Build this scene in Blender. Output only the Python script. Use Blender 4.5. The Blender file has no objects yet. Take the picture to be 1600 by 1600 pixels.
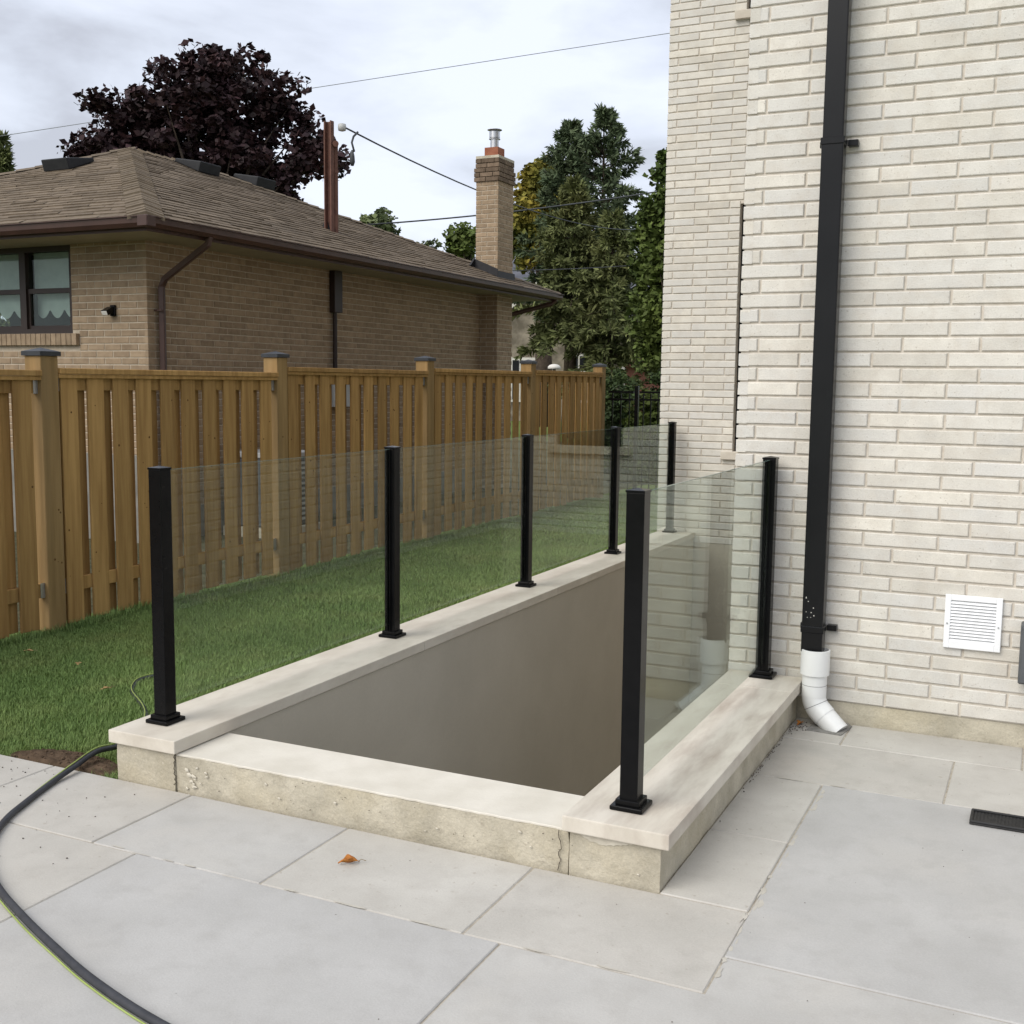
import bpy, bmesh, math, random
import numpy as np
from mathutils import Matrix, Vector
random.seed(7); rng = np.random.default_rng(7)
R = math.radians
sc = bpy.context.scene
COL = sc.collection

# ------------------------------------------------------------------ camera, world, sun, exposure
CAM_H = 1.63
F_PX, YAW, PITCH, ROLL = 1764.5, R(25.352), R(-6.542), R(0.642)      # focal length in pixels of a 1600 px wide picture
fwd = Vector((-math.sin(YAW)*math.cos(PITCH), math.cos(YAW)*math.cos(PITCH), math.sin(PITCH)))
rgt = Vector((math.cos(YAW), math.sin(YAW), 0)); upv = rgt.cross(fwd)
r2 = rgt*math.cos(ROLL)+upv*math.sin(ROLL); u2 = -rgt*math.sin(ROLL)+upv*math.cos(ROLL)
cam = bpy.data.cameras.new('camera'); cam_o = bpy.data.objects.new('camera', cam); COL.objects.link(cam_o)
cam.sensor_width = 36; cam.sensor_fit = 'HORIZONTAL'; cam.lens = F_PX/1600*36; cam.clip_start = .05; cam.clip_end = 2000
cam_o.matrix_world = Matrix(((r2.x, u2.x, -fwd.x, 0), (r2.y, u2.y, -fwd.y, 0), (r2.z, u2.z, -fwd.z, CAM_H), (0, 0, 0, 1)))
sc.camera = cam_o
def at(x, y, d):                      # a survey of the photograph: point at distance d behind a pixel
    return Vector((0, 0, CAM_H)) + (r2*((x-800)/F_PX) - u2*((y-800)/F_PX) + fwd)*d

SUN_EL, SUN_AZ = R(42), R(205)        # azimuth clockwise from +Y
w = bpy.data.worlds.new('World'); sc.world = w; w.use_nodes = True
nt = w.node_tree; nt.nodes.clear()
def wn(t, **k):
    n = nt.nodes.new(t)
    for a, b in k.items(): setattr(n, a, b)
    return n
out = wn('ShaderNodeOutputWorld')
sky = wn('ShaderNodeTexSky', sky_type='NISHITA', sun_disc=False, sun_elevation=SUN_EL, sun_rotation=SUN_AZ, air_density=1.0, dust_density=2.0)
bg1 = wn('ShaderNodeBackground'); bg1.inputs[1].default_value = .10
nt.links.new(sky.outputs[0], bg1.inputs[0])
tc = wn('ShaderNodeTexCoord')
mp = wn('ShaderNodeMapping'); mp.inputs['Scale'].default_value = (1.0, 1.0, 2.6); mp.inputs['Location'].default_value = (3.1, 1.7, .4)
nt.links.new(tc.outputs['Generated'], mp.inputs[0])
n1 = wn('ShaderNodeTexNoise'); n1.inputs['Scale'].default_value = 3.6; n1.inputs['Detail'].default_value = 7; n1.inputs['Roughness'].default_value = .52; n1.inputs['Distortion'].default_value = .25
nt.links.new(mp.outputs[0], n1.inputs['Vector'])
cr = wn('ShaderNodeValToRGB')
cr.color_ramp.elements[0].position = .38; cr.color_ramp.elements[0].color = (.50, .52, .585, 1)
cr.color_ramp.elements[1].position = .60; cr.color_ramp.elements[1].color = (.80, .845, .95, 1)
e = cr.color_ramp.elements.new(.47); e.color = (.65, .69, .78, 1)
nt.links.new(n1.outputs['Fac'], cr.inputs[0])
bg2 = wn('ShaderNodeBackground'); bg2.inputs[1].default_value = 1.0
nt.links.new(cr.outputs[0], bg2.inputs[0])
mx = wn('ShaderNodeMixShader'); mx.inputs[0].default_value = .86
nt.links.new(bg1.outputs[0], mx.inputs[1]); nt.links.new(bg2.outputs[0], mx.inputs[2]); nt.links.new(mx.outputs[0], out.inputs[0])
sun = bpy.data.lights.new('sun', 'SUN'); sun.energy = 2.2; sun.angle = R(48); sun.color = (1, .95, .87)
sun_o = bpy.data.objects.new('sun', sun); COL.objects.link(sun_o)
sd = Vector((math.sin(SUN_AZ)*math.cos(SUN_EL), math.cos(SUN_AZ)*math.cos(SUN_EL), math.sin(SUN_EL)))
sun_o.rotation_euler = sd.to_track_quat('Z', 'Y').to_euler(); sun_o.location = (-4, -8, 12)
vs = sc.view_settings; vs.view_transform = 'Standard'; vs.look = 'None'; vs.gamma = 1; vs.exposure = 0.36; vs.use_curve_mapping = False

# ------------------------------------------------------------------ materials
def pm(name, c1, c2=None, scale=6, rough=.8, bump=0., bscale=None, spec=.3, metal=0., detail=6, c3=None, s3=1.5, a3=.5, tint=0., wood=False, cells=0., stretch=None, attr=False, lo=.35, hi=.65, hue=None, speck=0., blot=None, grain=None):
    m = bpy.data.materials.new(name); m.use_nodes = True; t = m.node_tree; N = t.nodes; L = t.links
    b = N['Principled BSDF']; b.inputs['Roughness'].default_value = rough; b.inputs['Metallic'].default_value = metal
    b.inputs['Specular IOR Level'].default_value = spec
    geo = N.new('ShaderNodeNewGeometry'); vec = geo.outputs['Position']
    if stretch or wood:
        q = N.new('ShaderNodeMapping'); q.inputs['Scale'].default_value = stretch or (9, 9, .55); L.new(vec, q.inputs[0]); vec = q.outputs[0]
    if wood or tint:
        oi = N.new('ShaderNodeObjectInfo')
    if wood:
        ad = N.new('ShaderNodeVectorMath'); ad.operation = 'ADD'
        cm = N.new('ShaderNodeCombineXYZ'); mm = N.new('ShaderNodeMath'); mm.operation = 'MULTIPLY'; mm.inputs[1].default_value = 37
        L.new(oi.outputs['Random'], mm.inputs[0]); L.new(mm.outputs[0], cm.inputs[0]); L.new(mm.outputs[0], cm.inputs[2])
        L.new(vec, ad.inputs[0]); L.new(cm.outputs[0], ad.inputs[1]); vec = ad.outputs[0]
    def noise(s, d=detail, rg=.55):
        n = N.new('ShaderNodeTexNoise'); n.inputs['Scale'].default_value = s; n.inputs['Detail'].default_value = d; n.inputs['Roughness'].default_value = rg
        L.new(vec, n.inputs['Vector']); return n.outputs['Fac']
    def ramp(f, a, b_, p0=lo, p1=hi):
        r = N.new('ShaderNodeValToRGB'); r.color_ramp.elements[0].position = p0; r.color_ramp.elements[1].position = p1
        r.color_ramp.elements[0].color = (*a, 1); r.color_ramp.elements[1].color = (*b_, 1); L.new(f, r.inputs[0]); return r.outputs[0]
    def mix(a, b_, f, mode='MIX'):
        x = N.new('ShaderNodeMix'); x.data_type = 'RGBA'; x.blend_type = mode
        if hasattr(f, 'is_output') or not isinstance(f, (int, float)): L.new(f, x.inputs[0])
        else: x.inputs[0].default_value = f
        L.new(a, x.inputs[6])
        if isinstance(b_, tuple): x.inputs[7].default_value = (*b_, 1)
        else: L.new(b_, x.inputs[7])
        return x.outputs[2]
    c2 = c2 or c1
    col = ramp(noise(scale), c1, c2)
    if c3:
        f = N.new('ShaderNodeValToRGB'); f.color_ramp.elements[0].position = .5; f.color_ramp.elements[1].position = .72
        f.color_ramp.elements[1].color = (a3, a3, a3, 1); L.new(noise(s3), f.inputs[0])
        col = mix(col, c3, f.outputs[0])
    if tint or attr:
        if attr:
            at_ = N.new('ShaderNodeAttribute'); at_.attribute_name = 'tint'; src = at_.outputs['Fac']
            if tint and not attr == 'only':
                s_ = N.new('ShaderNodeMath'); s_.operation = 'ADD'; L.new(src, s_.inputs[0]); L.new(oi.outputs['Random'], s_.inputs[1])
                fr = N.new('ShaderNodeMath'); fr.operation = 'FRACT'; L.new(s_.outputs[0], fr.inputs[0]); src = fr.outputs[0]
        else: src = oi.outputs['Random']
        mr = N.new('ShaderNodeMapRange'); mr.inputs[3].default_value = 1-tint; mr.inputs[4].default_value = 1+tint*.6; L.new(src, mr.inputs[0])
        cb = N.new('ShaderNodeCombineColor'); 
        for i in range(3): L.new(mr.outputs[0], cb.inputs[i])
        col = mix(col, cb.outputs[0], 1.0, 'MULTIPLY')
    if hue:                                   # some pieces lean to another colour
        h1 = N.new('ShaderNodeMath'); h1.operation = 'MULTIPLY'; h1.inputs[1].default_value = 7.31; L.new(src, h1.inputs[0])
        h2 = N.new('ShaderNodeMath'); h2.operation = 'FRACT'; L.new(h1.outputs[0], h2.inputs[0])
        h3 = N.new('ShaderNodeMath'); h3.operation = 'MULTIPLY'; h3.inputs[1].default_value = hue[1]; L.new(h2.outputs[0], h3.inputs[0])
        col = mix(col, hue[0], h3.outputs[0])
    if blot:                                  # soft stains: colour, scale, amount
        f = N.new('ShaderNodeValToRGB'); f.color_ramp.elements[0].position = .48; f.color_ramp.elements[1].position = .74
        f.color_ramp.elements[1].color = (blot[2],)*3+(1,); L.new(noise(blot[1], 8, .62), f.inputs[0]); col = mix(col, blot[0], f.outputs[0])
    if grain:                                 # fine grain: scale, amount
        gn = N.new('ShaderNodeTexNoise'); gn.inputs['Scale'].default_value = grain[0]; gn.inputs['Detail'].default_value = 3; gn.inputs['Roughness'].default_value = .7; L.new(geo.outputs['Position'], gn.inputs['Vector'])
        gr = N.new('ShaderNodeMapRange'); gr.inputs[1].default_value = .3; gr.inputs[2].default_value = .7; gr.inputs[3].default_value = 1-grain[1]; gr.inputs[4].default_value = 1+grain[1]; L.new(gn.outputs['Fac'], gr.inputs[0])
        gc = N.new('ShaderNodeCombineColor')
        for i in range(3): L.new(gr.outputs[0], gc.inputs[i])
        col = mix(col, gc.outputs[0], 1.0, 'MULTIPLY')
    if speck:                                 # fine dark grains
        vo = N.new('ShaderNodeTexNoise'); vo.inputs['Scale'].default_value = speck; vo.inputs['Detail'].default_value = 2; L.new(geo.outputs['Position'], vo.inputs['Vector'])
        f = N.new('ShaderNodeValToRGB'); f.color_ramp.elements[0].position = .66; f.color_ramp.elements[1].position = .76; f.color_ramp.elements[1].color = (.5, .5, .5, 1); L.new(vo.outputs['Fac'], f.inputs[0])
        col = mix(col, (.30, .26, .21), f.outputs[0])
    L.new(col, b.inputs['Base Color'])
    if bump:
        bp = N.new('ShaderNodeBump'); bp.inputs['Strength'].default_value = 1; bp.inputs['Distance'].default_value = bump
        L.new(noise(bscale or scale*6, 5, .65), bp.inputs['Height']); L.new(bp.outputs[0], b.inputs['Normal'])
    return m

M = {}
M['brick'] = pm('cream_brick', (.62, .585, .515), (.71, .675, .60), 9, .88, .0018, 130, .2, tint=.13, attr=True, c3=(.56, .54, .50), s3=7, a3=.55, hue=((.60, .595, .575), .6), speck=95, blot=((.53, .475, .40), 13, .4), grain=(160, .07))
M['mortar'] = pm('beige_mortar', (.52, .47, .40), (.62, .57, .50), 30, .95, .001, 200, .1)
M['nbrick'] = pm('tan_brick', (.275, .203, .135), (.365, .275, .185), 12, .9, .002, 90, .15, tint=.16, attr=True)
M['sootbrick'] = pm('sooty_brick', (.13, .095, .066), (.20, .148, .105), 12, .9, .002, 90, .15, tint=.25)
M['nmortar'] = pm('pale_mortar', (.43, .37, .285), (.51, .44, .345), 30, .95, .001, 200, .1)
M['concrete'] = pm('rough_concrete', (.41, .375, .295), (.55, .505, .405), 6, .92, .006, 45, .15, c3=(.60, .53, .38), s3=3.5, a3=.7, speck=55, blot=((.31, .28, .22), 7, .5), grain=(120, .10))
M['ctop'] = pm('trowelled_concrete', (.60, .565, .49), (.68, .645, .57), 6, .85, .001, 60, .2)
M['smear'] = pm('dried_mortar', (.50, .46, .38), (.60, .56, .47), 30, .95, .001, 120)
M['parge'] = pm('taupe_parging', (.455, .418, .35), (.50, .46, .388), 1.3, .75, .0006, 40, .25, blot=((.41, .375, .312), 2.2, .35), grain=(90, .03))
M['oldgrey'] = pm('weathered_parging', (.17, .165, .145), (.25, .24, .215), 4, .9)
M['pitgrey'] = pm('grey_concrete', (.42, .41, .38), (.52, .505, .47), 5, .9, .002, 50, .15)
M['coping'] = pm('sawn_limestone', (.55, .505, .43), (.64, .595, .515), 4, .8, .0006, 120, .25, c3=(.40, .33, .27), s3=2.2, a3=.4, stretch=(1.6, .7, 1.6), blot=((.42, .375, .31), 9, .35))
M['coping2'] = pm('stained_limestone', (.55, .505, .43), (.64, .595, .515), 4, .8, .0006, 120, .25, c3=(.30, .235, .19), s3=2.6, a3=.6, stretch=(3.6, .8, 1.6), blot=((.42, .36, .30), 6, .4))
M['slab'] = [pm('stone_slab_%d' % i, a, b, 2.6, .72, .0007, 140, .3, c3=c, s3=1.7, a3=.6, blot=(d, 9, .55), speck=38 if i in (0, 2) else 0, grain=(150, .055)) for i, (a, b, c, d) in enumerate([
    ((.43, .412, .375), (.49, .47, .43), (.52, .485, .43), (.37, .35, .315)), ((.405, .398, .382), (.455, .448, .432), (.47, .455, .425), (.36, .35, .332)),
    ((.455, .437, .398), (.515, .497, .455), (.41, .39, .355), (.395, .372, .335)), ((.42, .41, .388), (.475, .465, .44), (.50, .475, .43), (.365, .35, .325))])]
M['bed'] = pm('jointing_sand', (.34, .305, .25), (.46, .42, .35), 40, .95, .002, 160, .1)
M['black'] = pm('black_powder_coat', (.0045, .0045, .005), (.006, .006, .0065), 20, .22, 0, None, .13)
M['blackds'] = pm('black_aluminium', (.007, .0072, .008), (.010, .0102, .011), 3, .28, 0, None, .22)
M['blackplastic'] = pm('black_plastic', (.012, .012, .013), (.02, .02, .02), 30, .55, .0005, 150, .4)
M['pvc'] = pm('white_pvc', (.76, .765, .75), (.80, .80, .79), 5, .38, 0, None, .5)
M['vent'] = pm('white_painted_metal', (.80, .81, .82), (.84, .85, .86), 8, .45, 0, None, .5)
M['ink'] = pm('black_line', (.03, .03, .03), None, 5, .6)
M['wood'] = pm('cedar_stain', (.325, .188, .066), (.45, .275, .103), 3.2, .78, .0012, 14, .2, wood=True, tint=.20, c3=(.16, .08, .025), s3=.9, a3=.45)
M['knot'] = pm('wood_knot', (.10, .045, .015), (.14, .065, .02), 40, .8)
M['woodpost'] = pm('grey_cedar', (.235, .150, .062), (.32, .21, .092), 2.6, .8, .0012, 14, .2, wood=True, tint=.12, c3=(.20, .14, .07), s3=.8, a3=.5)
M['cap'] = pm('slate_cap', (.016, .018, .023), (.024, .027, .033), 15, .5, 0, None, .5)
M['galv'] = pm('galvanised', (.45, .46, .47), (.55, .56, .57), 30, .4, 0, None, .5, metal=.8)
M['soil'] = pm('dark_soil', (.065, .045, .03), (.13, .09, .06), 18, .98, .01, 60, .1)
M['ground'] = pm('grass_ground', (.10, .14, .036), (.14, .18, .05), 2, .98, .01, 30, .1)
M['grass'] = pm('grass_blades', (.150, .238, .068), (.215, .305, .095), 1.3, .62, 0, None, .25, tint=.45, attr='only', c3=(.26, .28, .10), s3=2.2, a3=.5)
M['gravel'] = pm('yard_soil', (.055, .055, .03), (.11, .10, .06), 14, .95, .02, 30, .1)
M['shingle'] = pm('brown_shingle', (.135, .105, .076), (.19, .152, .112), 14, .93, .002, 120, .12, tint=.2, attr='only', c3=(.10, .08, .06), s3=.8, a3=.5)
M['hip'] = pm('hip_shingle', (.125, .098, .07), (.175, .14, .10), 14, .93, .002, 120, .12, tint=.15)
M['brownmetal'] = pm('brown_aluminium', (.052, .026, .02), (.068, .034, .026), 4, .42, 0, None, .4)
M['darkbrown'] = pm('dark_brown_frame', (.022, .013, .011), (.03, .018, .015), 4, .5, 0, None, .4)
M['soffit'] = pm('beige_soffit', (.30, .275, .19), (.36, .33, .235), 4, .7, 0, None, .3)
M['rust'] = pm('rusty_steel', (.115, .055, .04), (.165, .08, .058), 12, .7, .001, 60, .3)
M['steel'] = pm('stainless_steel', (.5, .5, .5), (.6, .6, .6), 12, .28, 0, None, .5, metal=.9)
M['clay'] = pm('clay_flue', (.24, .085, .05), (.30, .12, .07), 12, .9)
M['flash'] = pm('black_flashing', (.016, .016, .018), (.025, .025, .028), 12, .55)
M['ventbox'] = pm('charcoal_vent', (.012, .013, .015), (.02, .021, .023), 12, .6)
M['curtain'] = pm('white_curtain', (.55, .56, .54), (.64, .65, .62), 8, .9)
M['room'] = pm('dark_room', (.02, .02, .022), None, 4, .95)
M['leaf_maple'] = pm('maple_leaves', (.022, .012, .014), (.046, .023, .026), 2, .6, 0, None, .22, tint=.5, attr='only', c3=(.06, .022, .017), s3=1.4, a3=.45)
M['needle'] = pm('spruce_needles', (.105, .125, .050), (.175, .195, .075), 1.1, .75, 0, None, .15, tint=.55, attr='only', c3=(.15, .14, .05), s3=.7, a3=.5)
M['needle2'] = pm('pine_needles', (.075, .105, .056), (.12, .152, .08), 1.1, .75, 0, None, .15, tint=.5, attr='only')
M['leaf_yellow'] = pm('yellowing_leaves', (.095, .115, .028), (.30, .215, .03), .38, .75, 0, None, .15, tint=.4, attr='only')
M['leaf_green'] = pm('green_leaves', (.055, .085, .020), (.115, .15, .034), .9, .7, 0, None, .2, tint=.5, attr='only')
M['leaf_dark'] = pm('dark_leaves', (.034, .056, .018), (.062, .092, .026), .9, .7, 0, None, .2, tint=.5, attr='only')
M['leaf_pale'] = pm('pale_leaves', (.10, .13, .06), (.17, .20, .09), .9, .7, 0, None, .2, tint=.4, attr='only')
M['bark'] = pm('tree_bark', (.045, .034, .026), (.085, .066, .052), 8, .95, .01, 30, .1)
M['stone'] = pm('ashlar_stone', (.15, .13, .10), (.32, .28, .22), 2.2, .9, .01, 6, .15, detail=3)
M['greyroof'] = pm('grey_shingle', (.09, .095, .115), (.15, .155, .18), 1.2, .9, .01, 6, .15, stretch=(.6, .6, 5))
M['trim'] = pm('white_trim', (.60, .58, .53), (.68, .66, .61), 4, .7)
M['redbrick'] = pm('red_brick', (.20, .085, .065), (.28, .13, .10), 3, .9, .004, 10, .15)
M['hose'] = pm('black_hose', (.030, .032, .038), (.045, .047, .055), 20, .6, 0, None, .35)
M['cord'] = pm('lime_cord', (.26, .33, .085), (.33, .41, .13), 8, .5)
M['wire'] = pm('grey_cable', (.045, .05, .055), (.07, .075, .08), 8, .6)
M['palewire'] = pm('pale_cable', (.16, .17, .18), (.2, .21, .22), 8, .6)
M['dryleaf'] = pm('dry_leaf', (.30, .095, .02), (.52, .22, .045), 90, .7)
M['tanleaf'] = pm('tan_leaf', (.26, .17, .07), (.36, .25, .11), 60, .8)
M['stalk'] = pm('leaf_stalk', (.22, .17, .10), None, 5, .8)
M['crumb'] = pm('dark_crumbs', (.05, .042, .035), (.12, .1, .08), 90, .95)
M['greybox'] = pm('grey_enclosure', (.085, .09, .095), (.11, .115, .12), 6, .5)
M['acgrey'] = pm('pale_grey_metal', (.42, .43, .42), (.5, .51, .5), 6, .5)
M['chalk'] = pm('teal_chalk', (.22, .40, .36), None, 5, .9)
def glass_mat(name, tint, ior=1.52):
    m = bpy.data.materials.new(name); m.use_nodes = True; t = m.node_tree; N = t.nodes; L = t.links; N.clear()
    o = N.new('ShaderNodeOutputMaterial'); ms = N.new('ShaderNodeMixShader'); tr = N.new('ShaderNodeBsdfTransparent'); gl = N.new('ShaderNodeBsdfGlossy')
    tr.inputs[0].default_value = (*tint, 1); gl.inputs['Roughness'].default_value = 0.0; gl.inputs[0].default_value = (.56, .61, .58, 1)
    fr = N.new('ShaderNodeFresnel'); g = N.new('ShaderNodeNewGeometry'); mr = N.new('ShaderNodeMapRange')
    mr.inputs[3].default_value = ior; mr.inputs[4].default_value = 1/ior
    L.new(g.outputs['Backfacing'], mr.inputs[0]); L.new(mr.outputs[0], fr.inputs[0])
    L.new(fr.outputs[0], ms.inputs[0]); L.new(tr.outputs[0], ms.inputs[1]); L.new(gl.outputs[0], ms.inputs[2]); L.new(ms.outputs[0], o.inputs[0])
    return m
M['glass'] = glass_mat('railing_glass', (.962, .985, .97))
M['edge'] = pm('green_glass_edge', (.10, .16, .14), (.16, .23, .20), 5, .15, 0, None, .5)
def pane_mat():
    m = pm('window_glass', (.02, .022, .024), None, 5, .03, 0, None, .5); return m
M['darkpane'] = pane_mat()
M['clearpane'] = glass_mat('window_clear_glass', (.82, .88, .86))

# ------------------------------------------------------------------ mesh helpers
def link(name, me, parent=None):
    o = bpy.data.objects.new(name, me); COL.objects.link(o)
    if parent: o.parent = parent
    return o
def empty(name, label, cat, loc=(0, 0, 0), group=None):
    o = bpy.data.objects.new(name, None); COL.objects.link(o); o.location = loc; o.empty_display_size = .2
    o['label'] = label; o['category'] = cat
    if group: o['group'] = group
    bpy.context.view_layer.update()
    return o
def tag(o, label=None, cat=None, group=None, kind=None):
    if label: o['label'] = label
    if cat: o['category'] = cat
    if group: o['group'] = group
    if kind: o['kind'] = kind
    return o
class MB:
    def __init__(s): s.v = []; s.f = []; s.t = []
    def add(s, v, f, tint=None):
        n = len(s.v); s.v += [tuple(p) for p in v]; s.f += [tuple(i+n for i in q) for q in f]
        s.t += [random.random() if tint is None else tint]*len(v); return s
    def box(s, x0, x1, y0, y1, z0, z1, tint=None):
        return s.add([(x0, y0, z0), (x1, y0, z0), (x1, y1, z0), (x0, y1, z0), (x0, y0, z1), (x1, y0, z1), (x1, y1, z1), (x0, y1, z1)],
                     [(0, 3, 2, 1), (4, 5, 6, 7), (0, 1, 5, 4), (1, 2, 6, 5), (2, 3, 7, 6), (3, 0, 4, 7)], tint)
    def prism(s, poly, z0, z1, tint=None):
        n = len(poly); v = [(x, y, z0) for x, y in poly]+[(x, y, z1) for x, y in poly]
        f = [tuple(range(n-1, -1, -1)), tuple(range(n, 2*n))]+[(i, (i+1) % n, n+(i+1) % n, n+i) for i in range(n)]
        return s.add(v, f, tint)
    def extrude(s, poly3, d, tint=None):            # a 3-D polygon pushed along d
        n = len(poly3); d = Vector(d); v = [Vector(p) for p in poly3]; v = v+[p+d for p in v]
        f = [tuple(range(n-1, -1, -1)), tuple(range(n, 2*n))]+[(i, (i+1) % n, n+(i+1) % n, n+i) for i in range(n)]
        return s.add(v, f, tint)
    def tube(s, pts, rad, n=8, tint=None, cap=True):
        pts = [Vector(p) for p in pts]; rad = rad if isinstance(rad, (list, tuple)) else [rad]*len(pts)
        v = []; f = []; ref = None
        for i, p in enumerate(pts):
            d = (pts[min(i+1, len(pts)-1)]-pts[max(i-1, 0)]).normalized()
            if ref is None: ref = d.orthogonal().normalized()
            a = (ref-d*ref.dot(d)).normalized(); ref = a; b = d.cross(a)
            v += [p+(a*math.cos(2*math.pi*k/n)+b*math.sin(2*math.pi*k/n))*rad[i] for k in range(n)]
        for i in range(len(pts)-1):
            for k in range(n): f.append((i*n+k, i*n+(k+1) % n, (i+1)*n+(k+1) % n, (i+1)*n+k))
        if cap: f += [tuple(range(n-1, -1, -1)), tuple(range((len(pts)-1)*n, len(pts)*n))]
        return s.add(v, f, tint)
    def lathe(s, prof, cx, cy, n=20, tint=None):    # prof: (r, z)
        v = []; f = []
        for r, z in prof: v += [(cx+r*math.cos(2*math.pi*k/n), cy+r*math.sin(2*math.pi*k/n), z) for k in range(n)]
        for i in range(len(prof)-1):
            for k in range(n): f.append((i*n+k, i*n+(k+1) % n, (i+1)*n+(k+1) % n, (i+1)*n+k))
        f += [tuple(range(n-1, -1, -1)), tuple(range((len(prof)-1)*n, len(prof)*n))]
        return s.add(v, f, tint)
    def mesh(s, name, mat, smooth=False, bevel=0, seg=1, tint=False):
        me = bpy.data.meshes.new(name); me.from_pydata(s.v, [], s.f)
        if tint:
            a = me.attributes.new('tint', 'FLOAT', 'POINT'); a.data.foreach_set('value', np.array(s.t, dtype=np.float32))
        if bevel:
            bm = bmesh.new(); bm.from_mesh(me)
            bmesh.ops.bevel(bm, geom=[e for e in bm.edges if e.calc_face_angle(0) > .4], offset=bevel, segments=seg, affect='EDGES', profile=.6, clamp_overlap=True)
            bm.to_mesh(me); bm.free()
        me.materials.append(mat)
        if smooth: me.shade_smooth()
        me.update(); return me
    def build(s, name, mat, parent=None, smooth=False, bevel=0, seg=1, tint=False, auto=False):
        me = s.mesh(name, mat, smooth, bevel, seg, tint)
        if auto: me.set_sharp_from_angle(angle=R(40)) if smooth else None
        return link(name, me, parent)
def B(x0, x1, y0, y1, z0, z1): return MB().box(x0, x1, y0, y1, z0, z1)
def rough_box(x0, x1, y0, y1, z0, z1, step=.05, amp=.003, seed=1):
    bm = bmesh.new()
    bmesh.ops.create_cube(bm, size=1)
    for v in bm.verts: v.co = Vector(((x0+x1)/2+v.co.x*(x1-x0), (y0+y1)/2+v.co.y*(y1-y0), (z0+z1)/2+v.co.z*(z1-z0)))
    for ax, ln in ((0, x1-x0), (1, y1-y0), (2, z1-z0)):
        n = min(60, int(ln/step))
        if n < 2: continue
        for k in range(1, n):
            co = [0, 0, 0]; co[ax] = (x0, y0, z0)[ax]+ln*k/n; no = [0, 0, 0]; no[ax] = 1
            bmesh.ops.bisect_plane(bm, geom=bm.verts[:]+bm.edges[:]+bm.faces[:], plane_co=co, plane_no=no)
    r = random.Random(seed)
    for v in bm.verts: v.co += Vector((r.uniform(-1, 1), r.uniform(-1, 1), r.uniform(-1, 1)))*amp
    me = bpy.data.meshes.new('rough'); bm.to_mesh(me); bm.free(); return me

# ------------------------------------------------------------------ ground, lawn, patio
def sheet(name, xs, ys, skip, z, mat):
    v = []; f = []
    for y in ys:
        for x in xs: v.append((x, y, z))
    n = len(xs)
    for j in range(len(ys)-1):
        for i in range(n-1):
            if (i, j) in skip: continue
            f.append((j*n+i, j*n+i+1, (j+1)*n+i+1, (j+1)*n+i))
    me = bpy.data.meshes.new(name); me.from_pydata(v, [], f); me.materials.append(mat)
    return link(name, me)
PX0, PX1, PY0, PY1 = -3.37, -1.05, 3.36, 10.6          # outside of the stairwell walls
g = sheet('ground', [-300, -3.2, -1.2, 300], [-200, 3.45, 10.72, 600], {(1, 1)}, -.06, M['ground']); g['kind'] = 'structure'
g = sheet('neighbour_yard', [-26, -5.9], [-3, 30], set(), -.045, M['gravel']); g['kind'] = 'structure'

# lawn: turf with a slightly uneven surface, grass blades on it
def lawn_z(x, y): return .004*np.sin(x*3.1+y*1.3)+.006*np.sin(y*2.3-x*1.1)
LX0, LX1, LY0, LY1 = -5.95, -3.365, 3.347, 24.
nx, ny = 22, 150
gx, gy = np.meshgrid(np.linspace(LX0, LX1, nx), np.linspace(LY0, LY1, ny)); gz = lawn_z(gx, gy)-.012
me = bpy.data.meshes.new('lawn'); me.from_pydata(np.stack([gx.ravel(), gy.ravel(), gz.ravel()], 1).tolist(), [], [(j*nx+i, j*nx+i+1, (j+1)*nx+i+1, (j+1)*nx+i) for j in range(ny-1) for i in range(nx-1)])
me.materials.append(M['ground']); lawn = link('lawn', me); lawn['kind'] = 'structure'
def soil_mask(x, y):
    a = ((x+3.72)/.30)**2+((y-3.42)/.125)**2
    return a < 1
def blades(n, y0, y1, h0, h1, w0, xr=None):
    x = rng.uniform(*(xr or (LX0+.05, LX1-.005)), n); y = rng.uniform(y0, y1, n)
    k = ~(soil_mask(x, y) & (rng.random(n) < .93)); x, y = x[k], y[k]; n = len(x)
    z = lawn_z(x, y)-.012
    patch = .5+.5*np.sin(x*2.2+1.3*np.sin(y*1.7))*np.sin(y*1.9+x)
    h = rng.uniform(h0, h1, n)*(.75+.4*patch); a = rng.uniform(0, 2*np.pi, n); ln = rng.uniform(.15, .95, n)*h
    dx, dy = np.cos(a), np.sin(a); wx, wy = -dy*w0, dx*w0
    w_ = rng.uniform(.6, 1.2, n)
    b1 = np.stack([x-wx*w_, y-wy*w_, z], 1); b2 = np.stack([x+wx*w_, y+wy*w_, z], 1)
    mx_, my_ = x+dx*ln*.4, y+dy*ln*.4
    m1 = np.stack([mx_-wx*w_*.7, my_-wy*w_*.7, z+h*.62], 1); m2 = np.stack([mx_+wx*w_*.7, my_+wy*w_*.7, z+h*.62], 1)
    t = np.stack([x+dx*ln, y+dy*ln, z+h*.95], 1)
    v = np.stack([b1, b2, m2, m1, t], 1).reshape(-1, 3)
    tint = np.repeat(np.clip(rng.normal(.5, .22, n)+.25*(patch-.5), 0, 1), 5)
    return v, tint, n
parts = [blades(210000, LY0, 6.2, .016, .036, .0014), blades(110000, 6.2, 10.5, .018, .038, .0022), blades(50000, 10.5, 16, .02, .04, .0034)]
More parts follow.
